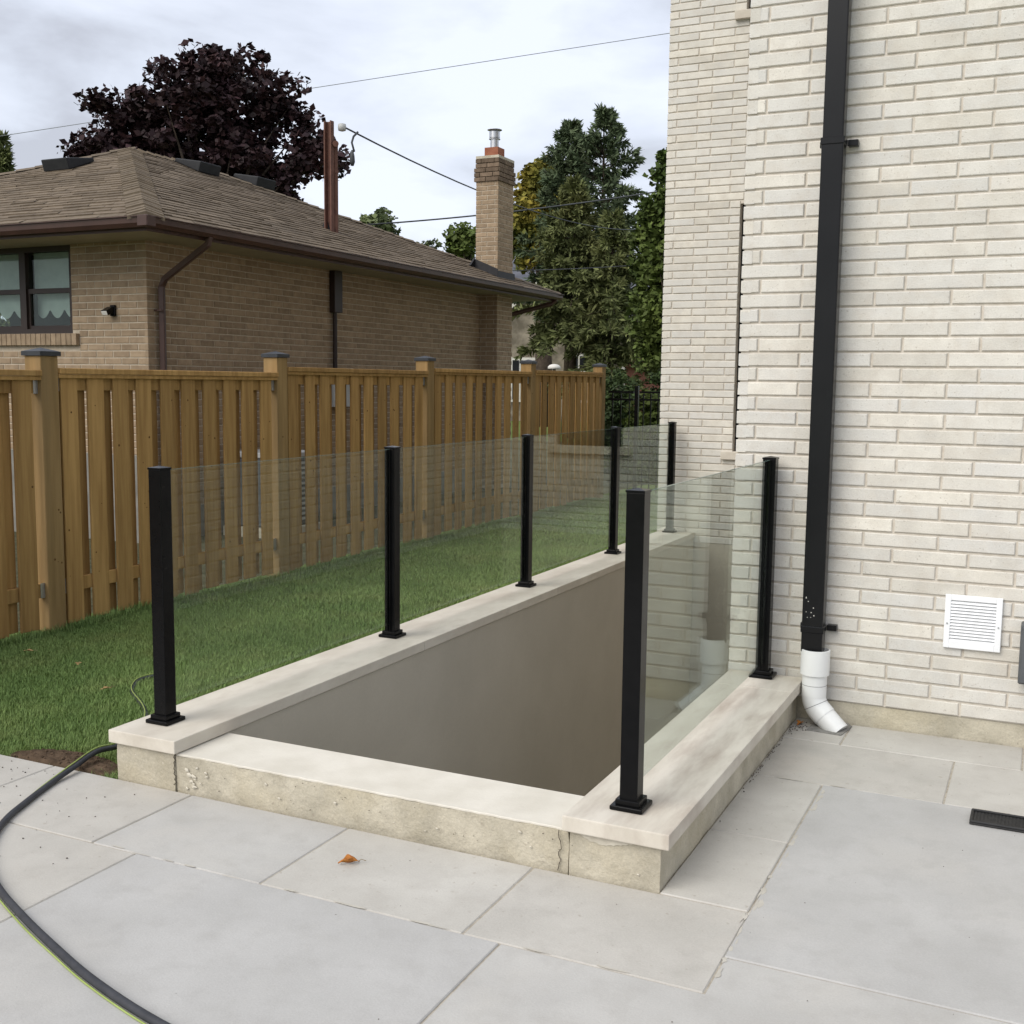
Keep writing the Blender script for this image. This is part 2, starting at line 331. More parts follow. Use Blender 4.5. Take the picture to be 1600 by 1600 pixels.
# longer unmown grass along the fence foot and the wall
parts += [blades(9000, LY0, 14, .035, .085, .0022, (-5.76, -5.66)), blades(2500, LY0, 10, .03, .06, .0018, (-3.46, -3.375))]
V = np.concatenate([p[0] for p in parts]); T = np.concatenate([p[1] for p in parts]); n = sum(p[2] for p in parts)
def bulk(name, V, F_tot, counts, T, mat, parent=None):
    me = bpy.data.meshes.new(name); me.vertices.add(len(V)); me.vertices.foreach_set('co', V.astype(np.float32).ravel())
    me.loops.add(len(F_tot)); me.loops.foreach_set('vertex_index', F_tot.astype(np.int32))
    st = np.concatenate([[0], np.cumsum(counts)[:-1]]).astype(np.int32)
    me.polygons.add(len(counts)); me.polygons.foreach_set('loop_start', st)
    a = me.attributes.new('tint', 'FLOAT', 'POINT'); a.data.foreach_set('value', T.astype(np.float32))
    me.materials.append(mat); me.update(calc_edges=True); me.validate(); return link(name, me, parent)
base = np.arange(n)*5
idx = np.stack([base, base+1, base+2, base+3, base+3, base+2, base+4], 1).ravel()
go = bulk('grass', V, idx, np.tile([4, 3], n), T, M['grass']); tag(go, 'short mown green grass of the lawn between fence and stairwell', 'grass', kind='stuff')

# soil patch
ns = 40; v = []; f = []
for j in range(18):
    for i in range(ns):
        x = -4.06+i*.0175; y = 3.352+j*.0115
        d = ((x+3.72)/.32)**2+((y-3.40)/.15)**2
        z = -.022+.034*max(0, 1-d)**.5+random.uniform(-.004, .006)*(d < 1.0)-(.03 if j == 0 else 0)
        v.append((x, y, z))
for j in range(17):
    for i in range(ns-1): f.append((j*ns+i, j*ns+i+1, (j+1)*ns+i+1, (j+1)*ns+i))
me = bpy.data.meshes.new('soil_patch'); me.from_pydata(v, [], f); me.materials.append(M['soil']); me.shade_smooth()
so = link('soil_patch', me); so['kind'] = 'structure'
mb = MB()
for k in range(90):
    x = -3.72+random.gauss(0, .13); y = max(3.36, 3.42+random.gauss(0, .05)); s = random.uniform(.003, .010)
    d = ((x+3.72)/.32)**2+((y-3.40)/.15)**2
    if d > .9: continue
    z = -.02+.034*(1-d)**.5
    mb.lathe([(s*.3, z-s*.6), (s, z-s*.1), (s*.7, z+s*.5), (s*.1, z+s*.75)], x, y, 5)
tag(mb.build('soil_clods', M['soil']), 'dark crumbly soil clods on the bare patch by the paving', 'soil', kind='stuff')

bed = B(-6.2, 3.2, -2.6, 3.352, -.055, -.0045).box(-1.049, 3.2, 3.352, 5.535, -.055, -.0045).build('patio', M['bed']); bed['kind'] = 'structure'
G = .003
def slab(x0, x1, y0, y1, m, ext=None):
    mb = MB()
    if ext: mb.prism(ext, -.045, 0)
    else: mb.box(x0+G, x1-G, y0+G, y1-G, -.045, random.uniform(-.0012, .0012))
    return mb.build('paving_slab', M['slab'][m], bed, bevel=.0035)
A0, A1 = 2.83, 3.352
for x0, x1, m in ((-5.95, -5.2, 0), (-5.2, -4.455, 3), (-4.455, -3.712, 0), (-3.712, -2.970, 0), (-2.970, -2.237, 3), (-2.237, -1.490, 2), (-1.490, -.752, 0)):
    slab(x0, x1, A0, A1, m)
for y0, y1, m in ((3.352, 3.945, 2), (3.945, 4.612, 2)): slab(-1.049, -.757, y0, y1, m)
for x0, x1, m in ((-1.049, -.290, 0), (-.290, .455, 2), (.455, 1.2, 3), (1.2, 2.0, 0)): slab(x0, x1, 4.612, 5.182, m)
for x0, x1, m in ((-1.049, -.781, 2), (-.781, -.02, 2), (-.02, .74, 0), (.74, 1.5, 2), (1.5, 2.2, 3)): slab(x0, x1, 5.182, 5.528, m)
slab(-.757, .86, 3.045, 4.612, 1); slab(.86, 2.45, 3.045, 4.612, 3)
slab(0, 0, 0, 0, 3, [(-1.363+G, 1.45+G), (.25-G, 1.45+G), (.25-G, 3.045-G), (-.752+G, 3.045-G), (-.752+G, A0-G), (-1.363+G, A0-G)])
slab(.25, 1.85, 1.45, 3.045, 1)
for x0, x1, m in ((-5.6, -4.2, 3), (-4.2, -2.762, 0), (-2.762, -1.363, 1)): slab(x0, x1, 1.45, A0, m)
for j in range(3):
    xo = (-.4, .3, -.1)[j]
    for i in range(5): slab(-5.6+xo+i*1.5, -4.1+xo+i*1.5, 1.45-(j+1)*1.2, 1.45-j*1.2, (i+j) % 4)

# ------------------------------------------------------------------ basement stairwell
# dried jointing haze beside some joints
hz_ = MB()
def haze(x, y, sx, sy):
    n = 11; hz_.prism([(x+sx*math.cos(2*math.pi*k/n)*random.uniform(.45, 1.2), y+sy*math.sin(2*math.pi*k/n)*random.uniform(.45, 1.2)) for k in range(n)], .0011, .00155+len(hz_.f)*8e-7)
for k in range(26): haze(-.752+random.gauss(.006, .008), random.uniform(2.86, 4.55), random.uniform(.003, .011), random.uniform(.012, .05))
haze(-.738, 3.42, .012, .04)
for k in range(16): haze(random.uniform(-3.6, -.8), 2.832+random.gauss(0, .004), random.uniform(.02, .06), random.uniform(.002, .006))
for k in range(8): haze(random.uniform(-1.0, 0.), 4.613+random.gauss(0, .004), random.uniform(.02, .05), random.uniform(.002, .006))
tag(hz_.build('joint_haze', pm('sandy_haze', (.44, .415, .36), (.50, .475, .42), 20, .9), bed), kind='stuff')
ZC, ZW = .205, .150
st = empty('basement_stairwell', 'open concrete basement stairwell with limestone copings and taupe inner wall', 'stairwell', (-2.2, 3.36, 0))
def kid(o, p):                      # parent without moving
    o.parent = p; o.matrix_parent_inverse = Matrix.Translation(-p.location); return o
def rough(name, a, mat, parent, step=.05, amp=.003, seed=1):
    me = rough_box(*a, step=step, amp=amp, seed=seed); me.name = name; me.materials.append(mat); o = link(name, me); return kid(o, parent)
PITB = -2.55
rough('retaining_wall', (PX0, -3.068, 3.362, 10.585, -.30, ZW), M['concrete'], st, .06, .0025, 3)
kid(B(PX0+.01, -3.068, 3.37, 10.585, PITB, -.302).build('retaining_wall_footing', M['concrete']), st)
kid(B(-3.068, -3.060, 3.672, 10.585, PITB, ZW-.003).build('parged_face', M['parge']), st)
rough('retaining_wall', (-1.368, PX1, 3.362, 5.52, -.30, ZW), M['concrete'], st, .06, .0025, 5)
kid(B(-1.368, PX1-.01, 3.37, 5.52, PITB, -.302).build('retaining_wall_footing', M['concrete']), st)
kid(B(-1.376, -1.369, 3.672, 5.52, PITB, ZW-.003).build('parged_face', M['parge']), st)
rough('front_curb', (-3.064, -1.372, 3.368, 3.672, -.30, ZW-.010), M['concrete'], st, .045, .003, 8)
ct = MB(); npt = 60
pl = [(-3.062+(1.69)*i/npt, 3.367+random.uniform(-.002, .004)) for i in range(npt+1)]+[(-1.372, 3.676), (-3.062, 3.676)]
ct.prism(pl, ZW-.011, ZW-.002); kid(ct.build('curb_top', M['ctop'], bevel=.002), st)
# chipped mortar smears and pits on the concrete face
def smear(mb, x, z, s, yf=3.3605):
    n = 9; v = [(x, yf-.0018, z)]
    for k in range(n):
        a = 2*math.pi*k/n; r = s*random.uniform(.6, 1.25); v.append((x+r*math.cos(a), yf+.001, z+r*.7*math.sin(a)))
    mb.add(v, [(0, 1+(k+1) % n, 1+k) for k in range(n)])
lm = MB()
for cx, n_, sx in ((-2.99, 9, .016),):
    for k in range(n_): smear(lm, cx+random.gauss(0, sx), random.uniform(.015, .125), random.uniform(.004, .014))
for k in range(16): smear(lm, random.uniform(-3.3, -1.1), random.uniform(.02, .12), random.uniform(.003, .008))
nn = 22; v = [(-1.33+.19*k/nn, 3.3585, .148) for k in range(nn+1)]+[(-1.33+.19*k/nn, 3.3575, .146-.022*math.sin(math.pi*(k/nn)**.8)-random.uniform(0, .004)) for k in range(nn, -1, -1)]
lm.extrude(v, (0, .006, 0))
kid(lm.build('mortar_smears', M['smear']), st)['kind'] = 'stuff'
cp = MB()
for cx, z0, z1 in ((-3.066, .02, .145), (-1.402, .0, .142)):
    pts = [(cx+random.uniform(-.007, .007), 3.361, z0+(z1-z0)*i/11) for i in range(12)]
    cp.tube(pts, .0014, 5)
for k in range(30):
    x = random.uniform(-3.35, -1.07); z = random.uniform(.015, .13); s_ = random.uniform(.0008, .0022)
    cp.lathe([(s_, z-s_*.6), (s_*1.2, z), (s_, z+s_*.6)], x, 3.362, 6)
kid(cp.build('cracks_and_pits', M['crumb']), st)['kind'] = 'stuff'
for y0, y1 in ((3.341, 5.328), (5.328, 7.205), (7.205, 9.08), (9.08, 10.583)):
    kid(B(-3.396, -3.049, y0+.0015, y1-.0015, ZW+.002, ZC).build('coping_stone', M['coping'], bevel=.004, seg=2), st)
for y0, y1 in ((3.335, 5.222), (5.222, 5.521)):
    kid(B(-1.385, -1.015, y0+.0015, y1-.0015, ZW+.002, ZC).build('coping_stone', M['coping2'], bevel=.004, seg=2), st)
for i in range(12):
    z1 = -.10-.195*i
    if z1 < PITB+.05: break
    kid(B(-3.058, -1.378, 3.674+.26*i, 3.674+.26*(i+1)+.02, z1-.20, z1).build('step', M['pitgrey'], bevel=.006), st)
kid(B(-3.06, -1.41, 3.68, 10.58, PITB-.12, PITB-.005).build('landing', M['pitgrey']), st)

# ------------------------------------------------------------------ glass railings
def post(parent, x, y, up=0.):
    hw = .0315
    o = kid(B(x-hw, x+hw, y-hw, y+hw, ZC+.012, ZC+1.058+up).build('post', M['black'], bevel=.003, seg=2), parent)
    s = MB().box(x-.058, x+.058, y-.058, y+.058, ZC+.001, ZC+.019)
    def sub(name, mb, mat, bv=.003, seg=2):
        q = mb.build(name, mat, bevel=bv, seg=seg); q.parent = o; q.matrix_parent_inverse = (Matrix.Translation(-parent.location)).inverted() if False else o.matrix_parent_inverse; 
        q.matrix_parent_inverse = Matrix.Identity(4); return q
    # base flange in two steps, flat cap with a low pyramid
    fl = MB().box(x-.058, x+.058, y-.058, y+.058, ZC+.0005, ZC+.017)
    q = fl.build('base_flange', M['black'], bevel=.006, seg=3); q.parent = o
    cv = MB().box(x-.043, x+.043, y-.043, y+.043, ZC+.0165, ZC+.036)
    q2 = cv.build('flange_cover', M['black'], bevel=.004, seg=2); q2.parent = o
    cp_ = MB(); a = hw+.002; z = ZC+1.057+up
    cp_.add([(x-a, y-a, z), (x+a, y-a, z), (x+a, y+a, z), (x-a, y+a, z), (x-a, y-a, z+.008), (x+a, y-a, z+.008), (x+a, y+a, z+.008), (x-a, y+a, z+.008), (x, y, z+.015)],
            [(0, 3, 2, 1), (0, 1, 5, 4), (1, 2, 6, 5), (2, 3, 7, 6), (3, 0, 4, 7), (4, 5, 8), (5, 6, 8), (6, 7, 8), (7, 4, 8)])
    q3 = cp_.build('post_cap', M['black']); q3.parent = o
    for q in (q, q2, q3): q.matrix_parent_inverse = (o.matrix_parent_inverse @ Matrix.Translation((0, 0, 0))).inverted() @ o.matrix_parent_inverse
    return o
def railing(label, x, ys, up=0.):
    r = empty('glass_railing', label, 'railing', (x, ys[0], ZC), 'glass railings on the stairwell copings')
    for y in ys: post(r, x, y, up)
    for a, b in zip(ys[:-1], ys[1:]):
        gp = kid(B(x-.005, x+.005, a+.0325, b-.0325, ZC+.072, ZC+1.052+up).build('glass_panel', M['glass']), r)
        e = kid(B(x-.0048, x+.0048, a+.033, b-.033, ZC+1.0525+up, ZC+1.0535+up).build('glass_edge', M['edge']), r)
        for yy, s in ((a+.0315, 1), (b-.0315, -1)):
            ch = MB(); y0, y1 = sorted((yy, yy+s*.010))
            ch.box(x-.011, x-.0058, y0, y1, ZC+.04, ZC+1.05+up); ch.box(x+.0058, x+.011, y0, y1, ZC+.04, ZC+1.05+up)
            kid(ch.build('glazing_channel', M['black']), r)
    return r
railing('long clear glass railing with five black posts on the coping beside the lawn', -3.268, [3.535, 5.345, 7.14, 8.895, 10.47])
railing('short clear glass railing with two black posts on the coping ending at the cream house', -1.205, [3.512, 5.452], .015)

# ------------------------------------------------------------------ bricks
def brick_geo(L, h, d, rnd, bv=.004, jit=.0012):
    j = lambda: rnd.uniform(-jit, jit)
    v = [(j(), d, j()), (L+j(), d, j()), (L+j(), d, h+j()), (j(), d, h+j())]
    v += [(v[0][0], bv, v[0][2]), (v[1][0], bv, v[1][2]), (v[2][0], bv, v[2][2]), (v[3][0], bv, v[3][2])]
    fo = rnd.uniform(-jit, jit)
    v += [(v[4][0]+bv, fo, v[4][2]+bv), (v[5][0]-bv, fo, v[5][2]+bv), (v[6][0]-bv, fo, v[6][2]-bv), (v[7][0]+bv, fo, v[7][2]-bv)]
    f = [(0, 1, 5, 4), (1, 2, 6, 5), (2, 3, 7, 6), (3, 0, 4, 7), (4, 5, 9, 8), (5, 6, 10, 9), (6, 7, 11, 10), (7, 4, 8, 11), (8, 9, 10, 11)]
    f = [tuple(q) for q in f]
    return v, f
_bc = {}
def brick_mesh(L, h, d, mat, jit=.0012):
    k = (round(L, 3), round(h, 4), mat.name, random.randrange(4))
    if k not in _bc:
        v, f = brick_geo(k[0], h, d, random.Random(str(k)), jit=jit); _bc[k] = MB().add(v, f, 0).mesh('brick', mat)
    return _bc[k]
def courses(L0, L1, z0, z1, pitch, unit, starts, joint=.0105, holes=()):
    """bricks of a wall as (start, z, length); holes are (a, b, za, zb)"""
    res = []; k = 0; z = z0
    while z < z1-.01:
        a = L0; b = L0+starts[k % len(starts)]
        while a < L1-.012:
            e = min(b, L1)
            seg = [(a, e-joint if e < L1 else e)]
            for ha, hb, za, zb in holes:
                if z+pitch-joint > za+.004 and z < zb-.004:
                    ns = []
                    for p, q in seg:
                        if q <= ha or p >= hb: ns.append((p, q)); continue
                        if p < ha: ns.append((p, ha))
                        if q > hb: ns.append((hb, q))
                    seg = ns
            for p, q in seg:
                if q-p > .02: res.append((p, z, q-p))
            a = e; b = a+unit
        z += pitch; k += 1
    return res
def lay(lst, origin, rot, h, d, mat, parent, is_part, limit, jit=.0012):
    """first `limit` chosen bricks as objects, the rest joined"""
    mtx = Matrix.Translation(origin) @ Matrix.Rotation(rot, 4, 'Z')
    stuff = MB(); n = 0; loc = parent.matrix_parent_inverse @ Matrix.Identity(4)
    for (p, z, L) in lst:
        wp = mtx @ Vector((p, 0, z))
        if n < limit and is_part(wp, L):
            o = link('brick', brick_mesh(L, h, d, mat, jit), parent)
            o.matrix_parent_inverse = Matrix.Translation(parent['org']).inverted() if False else Matrix.Identity(4)
            o.location = wp-Vector(parent['org']); o.rotation_euler = (0, 0, rot+random.uniform(-.002, .002)); n += 1
        else:
            v, f = brick_geo(L, h, d, random, jit=jit); stuff.add([mtx @ (Vector(q)+Vector((p, 0, z))) for q in v], f)
    if stuff.v:
        s = stuff.build('brickwork', mat, tint=True); s['kind'] = 'stuff'
        s.parent = parent; s.location = -Vector(parent['org'])
    return n
def part_at(name, mb, mat, thing, **k):
    """a part whose children are placed in world coordinates"""
    o = mb.build(name, mat, **k); o.parent = thing; o.matrix_parent_inverse = Matrix.Translation(-thing.location); o['org'] = (0., 0., 0.); return o

# ------------------------------------------------------------------ the cream brick house
HZ = 6.6
WY1, WY2, WX1, WX2 = 5.53, 10.60, -1.398, -3.44
house = empty('brick_house', 'tall cream long-brick house with black downspout rising beside the stairwell', 'house', (WX1, WY1, 0))
CZ, CP, BH = .107, .0703, .0598
rec = .0085                                   # depth of the raked joints
def ksub(o, part):                            # a sub-part in world coordinates
    o.parent = part; return o
w1 = part_at('wall', B(WX1+rec, 3.2, WY1+rec, WY1+.30, CZ-.004, HZ), M['mortar'], house)
ST = [.098, .298]
lst = courses(WX1, 3.0, CZ, HZ, CP, .3345, ST)
n1 = lay(lst, (0, WY1, 0), 0, BH, .05, M['brick'], w1, lambda p, L: p.z < 3.50 and p.x < .02-.07*(p.z > 1), 262)
# recessed wall with tall windows
w2holes = [(-2.713, -1.99, 1.002, 3.305), (-2.713, -1.99, 5.02, 6.4)]
mb = MB()
def holed(mb, a0, a1, z0, z1, holes, y0, y1):
    zs = sorted({z0, z1}|{h[2] for h in holes}|{h[3] for h in holes}); xs = sorted({a0, a1}|{h[0] for h in holes}|{h[1] for h in holes})
    for za, zb in zip(zs[:-1], zs[1:]):
        row = []
        for xa, xb in zip(xs[:-1], xs[1:]):
            if any(h[0] <= xa and xb <= h[1] and h[2] <= za and zb <= h[3] for h in holes): continue
            if row and abs(row[-1][1]-xa) < 1e-6: row[-1][1] = xb
            else: row.append([xa, xb])
        for xa, xb in row: mb.box(xa, xb, y0, y1, za, zb)
    return mb
w2 = part_at('wall', holed(MB(), WX2+rec, WX1+.1, .12, HZ, w2holes, WY2+rec, WY2+.25), M['mortar'], house)
lst = courses(WX2, WX1+.02, CZ+CP*0, HZ, CP, .3345, ST, holes=w2holes)
n2 = lay(lst, (0, WY2, 0), 0, BH, .05, M['brick'], w2, lambda p, L: p.z < 5.3 and p.x < -2.5 and p.z > .9, 300-n1)
# side wall of the projecting block, and the flank beyond the far corner
w3 = part_at('wall', B(WX1+rec, WX1+.25, WY1+.302, WY2+rec-.002, CZ-.004, HZ), M['mortar'], house)
lay(courses(-WY2, -WY1-.0, CZ, HZ, CP, .3345, [.2, .36]), (WX1, 0, 0), -math.pi/2, BH, .05, M['brick'], w3, lambda p, L: False, 0)
w4 = part_at('wall', B(WX2+rec, WX2+.25, WY2+.252, 18, .1, HZ), M['mortar'], house)
lay(courses(-18., -WY2-.0, CZ, HZ, CP, .3345, [.2, .36]), (WX2, 0, 0), -math.pi/2, BH, .05, M['brick'], w4, lambda p, L: False, 0)
def rough_w(name, a, mat, parent, **k):
    me = rough_box(*a, **k); me.name = name; me.materials.append(mat); return kid(link(name, me), parent)
rough_w('foundation', (WX1+.014, 3.2, WY1+.012, WY1+.29, -.25, CZ-.006), M['concrete'], house, step=.05, amp=.0025, seed=12)
kid(B(WX1+.004, WX1+.25, WY1+.305, WY2-.002, -2.6, CZ-.006).build('foundation', M['parge']), house)
kid(B(WX2+.02, WX1+.2, WY2+.004, WY2+.25, -2.6, .112).build('foundation', M['parge']), house)
kid(B(WX2+.012, WX2+.26, WY2+.255, 18, -.5, .1).build('foundation', M['concrete']), house)
for (a, b, z0, z1) in w2holes:
    f = MB(); yf = WY2+.09
    f.box(a+.002, a+.055, yf, yf+.06, z0, z1-.002); f.box(b-.055, b-.002, yf, yf+.06, z0, z1-.002); f.box(a+.055, b-.055, yf, yf+.06, z1-.057, z1-.002); f.box(a+.055, b-.055, yf, yf+.06, z0, z0+.055)
    f.box(a+.055, b-.055, yf+.005, yf+.055, z0+.62, z0+.66)
    wd = part_at('window', f, M['black'], house)
    ksub(B(a+.05, b-.05, yf+.025, yf+.035, z0+.05, z1-.05).build('pane', M['darkpane']), wd)
    ksub(B(a-.100, b+.06, WY2-.045, WY2+.12, z0-.078, z0-.002).build('sill', M['coping'], bevel=.004), wd)
kid(B(WX1-.25, 3.4, WY1-.25, 14, HZ, HZ+.22).build('roof', M['flash']), house)
kid(B(WX2-.25, 3.4, WY2-.25, 18.3, HZ+.003, HZ+.21).build('roof', M['flash']), house)

# downspout, drain pipe, vent, wall box
dx0, dx1, dy0, dy1 = -1.018, -.918, 5.405, 5.485
ds = empty('downspout', 'tall rectangular black metal downspout strapped to the cream brick wall', 'downspout', (-.968, 5.445, .35))
kid(B(dx0, dx1, dy0, dy1, .36, 2.755).build('pipe', M['blackds'], bevel=.006, seg=2), ds)
kid(B(dx0+.003, dx1-.003, dy0+.003, dy1-.003, 2.70, HZ-.02).build('pipe', M['blackds'], bevel=.006, seg=2), ds)
for z in (2.725, .455):
    s = MB().box(dx0-.004, dx1+.004, dy0-.004, dy1+.004, z, z+.032)
    kid(s.build('strap', M['blackds'], bevel=.003), ds)
    for x0, x1 in ((dx1+.004, dx1+.05), ):
        q = kid(MB().box(x0, x1, 5.49, 5.528, z+.002, z+.03).build('bracket', M['blackds'], bevel=.002), ds)
    kid(MB().box(dx0-.022, dx0-.004, 5.49, 5.528, z+.002, z+.03).build('bracket', M['blackds'], bevel=.002), ds)
sp = MB()
for k in range(9): 
    x = random.uniform(dx0+.012, dx0+.06); z = random.uniform(.52, .66); s = random.uniform(.001, .0025)
    sp.box(x-s, x+s, dy0-.0012, dy0+.001, z-s, z+s)
kid(sp.build('paint_specks', M['trim']), ds)
pv = empty('drain_pipe', 'white plastic drain elbow below the black downspout at the wall foot', 'pipe', (-.95, 5.44, 0))
cx, cy = -.952, 5.437
kid(MB().lathe([(.055, .250), (.0685, .252), (.0685, .372), (.062, .3735), (.062, .300), (.01, .298)], cx, cy, 32).build('collar', M['pvc'], smooth=True, auto=True), pv)
kid(MB().lathe([(.050, .145), (.0585, .145), (.0585, .251)], cx, cy, 32).build('socket', M['pvc'], smooth=True, auto=True), pv)
path = []
for i in range(8):
    a = R(52)*i/7; path.append((cx+.10*(1-math.cos(a)), cy-.03*(1-math.cos(a)), .150-.10*math.sin(a)))
d = (Vector(path[-1])-Vector(path[-2])).normalized(); e0 = Vector(path[-1])
path.append(e0+d*.03); kid(MB().tube(path, .0575, 28).build('elbow', M['pvc'], smooth=True, auto=True), pv)
kid(MB().tube([e0+d*.028, e0+d*.125], .0545, 28).build('outlet', M['pvc'], smooth=True, auto=True), pv)
ln = MB()
for z in (.2, ): ln.lathe([(.0588, z), (.0592, z+.0008), (.0588, z+.0016)], cx, cy, 32)
pp = Vector(path[4]); dd = (Vector(path[5])-Vector(path[3])).normalized()
ln.tube([pp-dd*.0009, pp+dd*.0009], .0581, 32)
kid(ln.build('marked_line', M['ink']), pv)
mp_ = MB(); pl = [(-.965, 5.335), (-.80, 5.318), (-.775, 5.48), (-.80, 5.525), (-.95, 5.50)]
mp_.prism([(x+random.uniform(-.006, .006), y+random.uniform(-.006, .006)) for x, y in pl], -.004, .0045)
o = mp_.build('mortar_patch', pm('grey_mortar_patch', (.20, .195, .18), (.28, .27, .25), 30, .95, .003, 90)); tag(o, 'dark grey mortar patch under the white drain elbow', 'mortar')
vn = empty('wall_vent', 'square white louvred vent cover on the cream brick wall', 'vent', (-.265, 5.52, .43))
vx0, vx1, vz0, vz1 = -.388, -.143, .430, .680
fr = MB(); yo = 5.512
for a in ((vx0, vx0+.026, vz0, vz1), (vx1-.026, vx1, vz0, vz1), (vx0+.026, vx1-.026, vz0, vz0+.034), (vx0+.026, vx1-.026, vz1-.026, vz1)): fr.box(a[0], a[1], yo, 5.5285, a[2], a[3])
kid(fr.build('frame', M['vent'], bevel=.002), vn)
kid(B(vx0+.02, vx1-.02, 5.5265, 5.5285, vz0+.02, vz1-.02).build('backing', M['greybox']), vn)
nl = 12
for i in range(nl+1):
    z = vz0+.034+(vz1-vz0-.060)*i/(nl+1); hh = (vz1-vz0-.060)/(nl+1)
    s = MB().extrude([(vx0+.026, 5.5125, z+.0005), (vx0+.026, 5.5145, z-.001), (vx0+.026, 5.5255, z+hh-.0045), (vx0+.026, 5.5235, z+hh-.003)], (vx1-vx0-.052, 0, 0))
    kid(s.build('louvre', M['vent']), vn)
for x in (vx0+.013, vx1-.013):
    kid(MB().tube([(x, 5.509, .545), (x, 5.514, .545)], .004, 10).build('screw', M['galv']), vn)
wb = empty('wall_box', 'dark grey electrical box mounted low on the cream brick wall', 'electrical box', (.03, 5.5, .30))
kid(B(-.062, .115, 5.43, 5.527, .315, .585).build('body', M['greybox'], bevel=.006), wb); kid(B(-.056, .109, 5.42, 5.4295, .322, .578).build('cover', M['greybox'], bevel=.004), wb)
kid(MB().tube([(.027, 5.48, .316), (.027, 5.48, .002)], .013, 12).build('conduit', M['greybox'], smooth=True, auto=True), wb)

# black plastic strip on the paving
sm = empty('plastic_strip', 'black ribbed plastic strip lying on the blue grey slab', 'plastic strip', (-.18, 4.49, 0))
bx = MB(); bx.box(-.185, .62, 4.425, 4.565, .0025, .010)
kid(bx.build('base', M['blackplastic'], bevel=.003), sm)
for y0, y1 in ((4.425, 4.436), (4.554, 4.565)): kid(B(-.184, .619, y0, y1, .0095, .0185).build('rim', M['blackplastic'], bevel=.003), sm)
kid(B(-.185, -.174, 4.437, 4.553, .0095, .0185).build('rim', M['blackplastic'], bevel=.003), sm)
rb_ = MB()
for i in range(64): rb_.box(-.170+i*.0123, -.1635+i*.0123, 4.440, 4.550, .0098, .0128)
kid(rb_.build('ribs', M['blackplastic']), sm)['kind'] = 'stuff'

# ------------------------------------------------------------------ cedar fence
FX = -5.79
PYs = [0.30, 2.78, 5.25, 7.66, 10.14, 12.68, 15.10]
TOPS = [1.66, 1.675, 1.690, 1.738, 1.765, 1.785, 1.79]
fence = empty('wood_fence', 'long cedar board-on-board fence with slate post caps behind the lawn', 'fence', (FX, 5.25, 0))
def knots(mb, x, y0, y1, z0, z1, n):
    for k in range(n):
        y = random.uniform(y0+.02, y1-.02); z = random.uniform(z0+.1, z1-.1); s = random.uniform(.003, .009)
        mb.tube([(x-.003, y, z), (x+.0006, y, z)], s, 7)
for i, y in enumerate(PYs):
    top = max(TOPS[max(i-1, 0)], TOPS[i]) + (.075 if i else .06)
    p = kid(B(FX-.0875, FX+.0525, y-.07, y+.07, -.10, top).build('post', M['woodpost'], bevel=.004), fence)
    c = MB(); a = .083; FC = FX-.0175
    c.add([(FC-a, y-a, top), (FC+a, y-a, top), (FC+a, y+a, top), (FC-a, y+a, top), (FC-a, y-a, top+.028), (FC+a, y-a, top+.028), (FC+a, y+a, top+.028), (FC-a, y+a, top+.028), (FC, y, top+.052)],
          [(0, 3, 2, 1), (0, 1, 5, 4), (1, 2, 6, 5), (2, 3, 7, 6), (3, 0, 4, 7), (4, 5, 8), (5, 6, 8), (6, 7, 8), (7, 4, 8)])
    ksub(c.build('post_cap', M['cap']), p).matrix_parent_inverse = Matrix.Identity(4)
    kn = MB(); knots(kn, FX+.0525, y-.07, y+.07, .2, top, 5); ksub(kn.build('knots', M['knot']), p)
for i in range(len(PYs)-1):
    y0, y1 = PYs[i]+.07, PYs[i+1]-.07; top = TOPS[i]
    for z0, z1 in ((.225, .315), (top-.145, top-.055)):
        kid(B(FX-.019, FX+.019, y0+.001, y1-.001, z0, z1).build('rail', M['wood'], bevel=.003), fence)
        for yy, s in ((y0, 1), (y1, -1)):
            a, b = sorted((yy+s*.002, yy+s*.035)); kid(B(FX+.0195, FX+.0215, a, b, z0-.003, z1+.004).build('rail_bracket', M['galv']), fence)
    kid(B(FX-.07, FX+.07, y0+.001, y1-.001, top-.038, top).build('cap_rail', M['wood'], bevel=.004), fence)
    kid(B(FX+.0425, FX+.058, y0+.001, y1-.001, top-.064, top-.039).build('trim_rail', M['wood'], bevel=.002), fence)
    n = 10; pit = (y1-y0)/n
    for k in range(n):
        c = y0+pit*(k+.5)-.02+random.uniform(-.007, .007); wd = .139+random.uniform(-.004, .004)
        zb = random.uniform(.015, .045)
        b = kid(B(FX+.0205, FX+.039, c-wd/2, c+wd/2, zb, top-.039).build('board', M['wood'], bevel=.003), fence)
        kn = MB(); knots(kn, FX+.039, c-wd/2, c+wd/2, .1, top-.1, random.choice((1, 2, 3, 3, 4, 5))); ksub(kn.build('knots', M['knot']), b)
        c2 = c+pit/2+random.uniform(-.008, .008)
        if c2+.07 < y1: kid(B(FX-.039, FX-.0205, c2-wd/2, c2+wd/2, zb, top-.039).build('board', M['wood'], bevel=.003), fence)
    c2 = y0+.055; kid(B(FX-.039, FX-.0205, y0+.002, y0+.09, .03, top-.039).build('board', M['wood'], bevel=.003), fence)

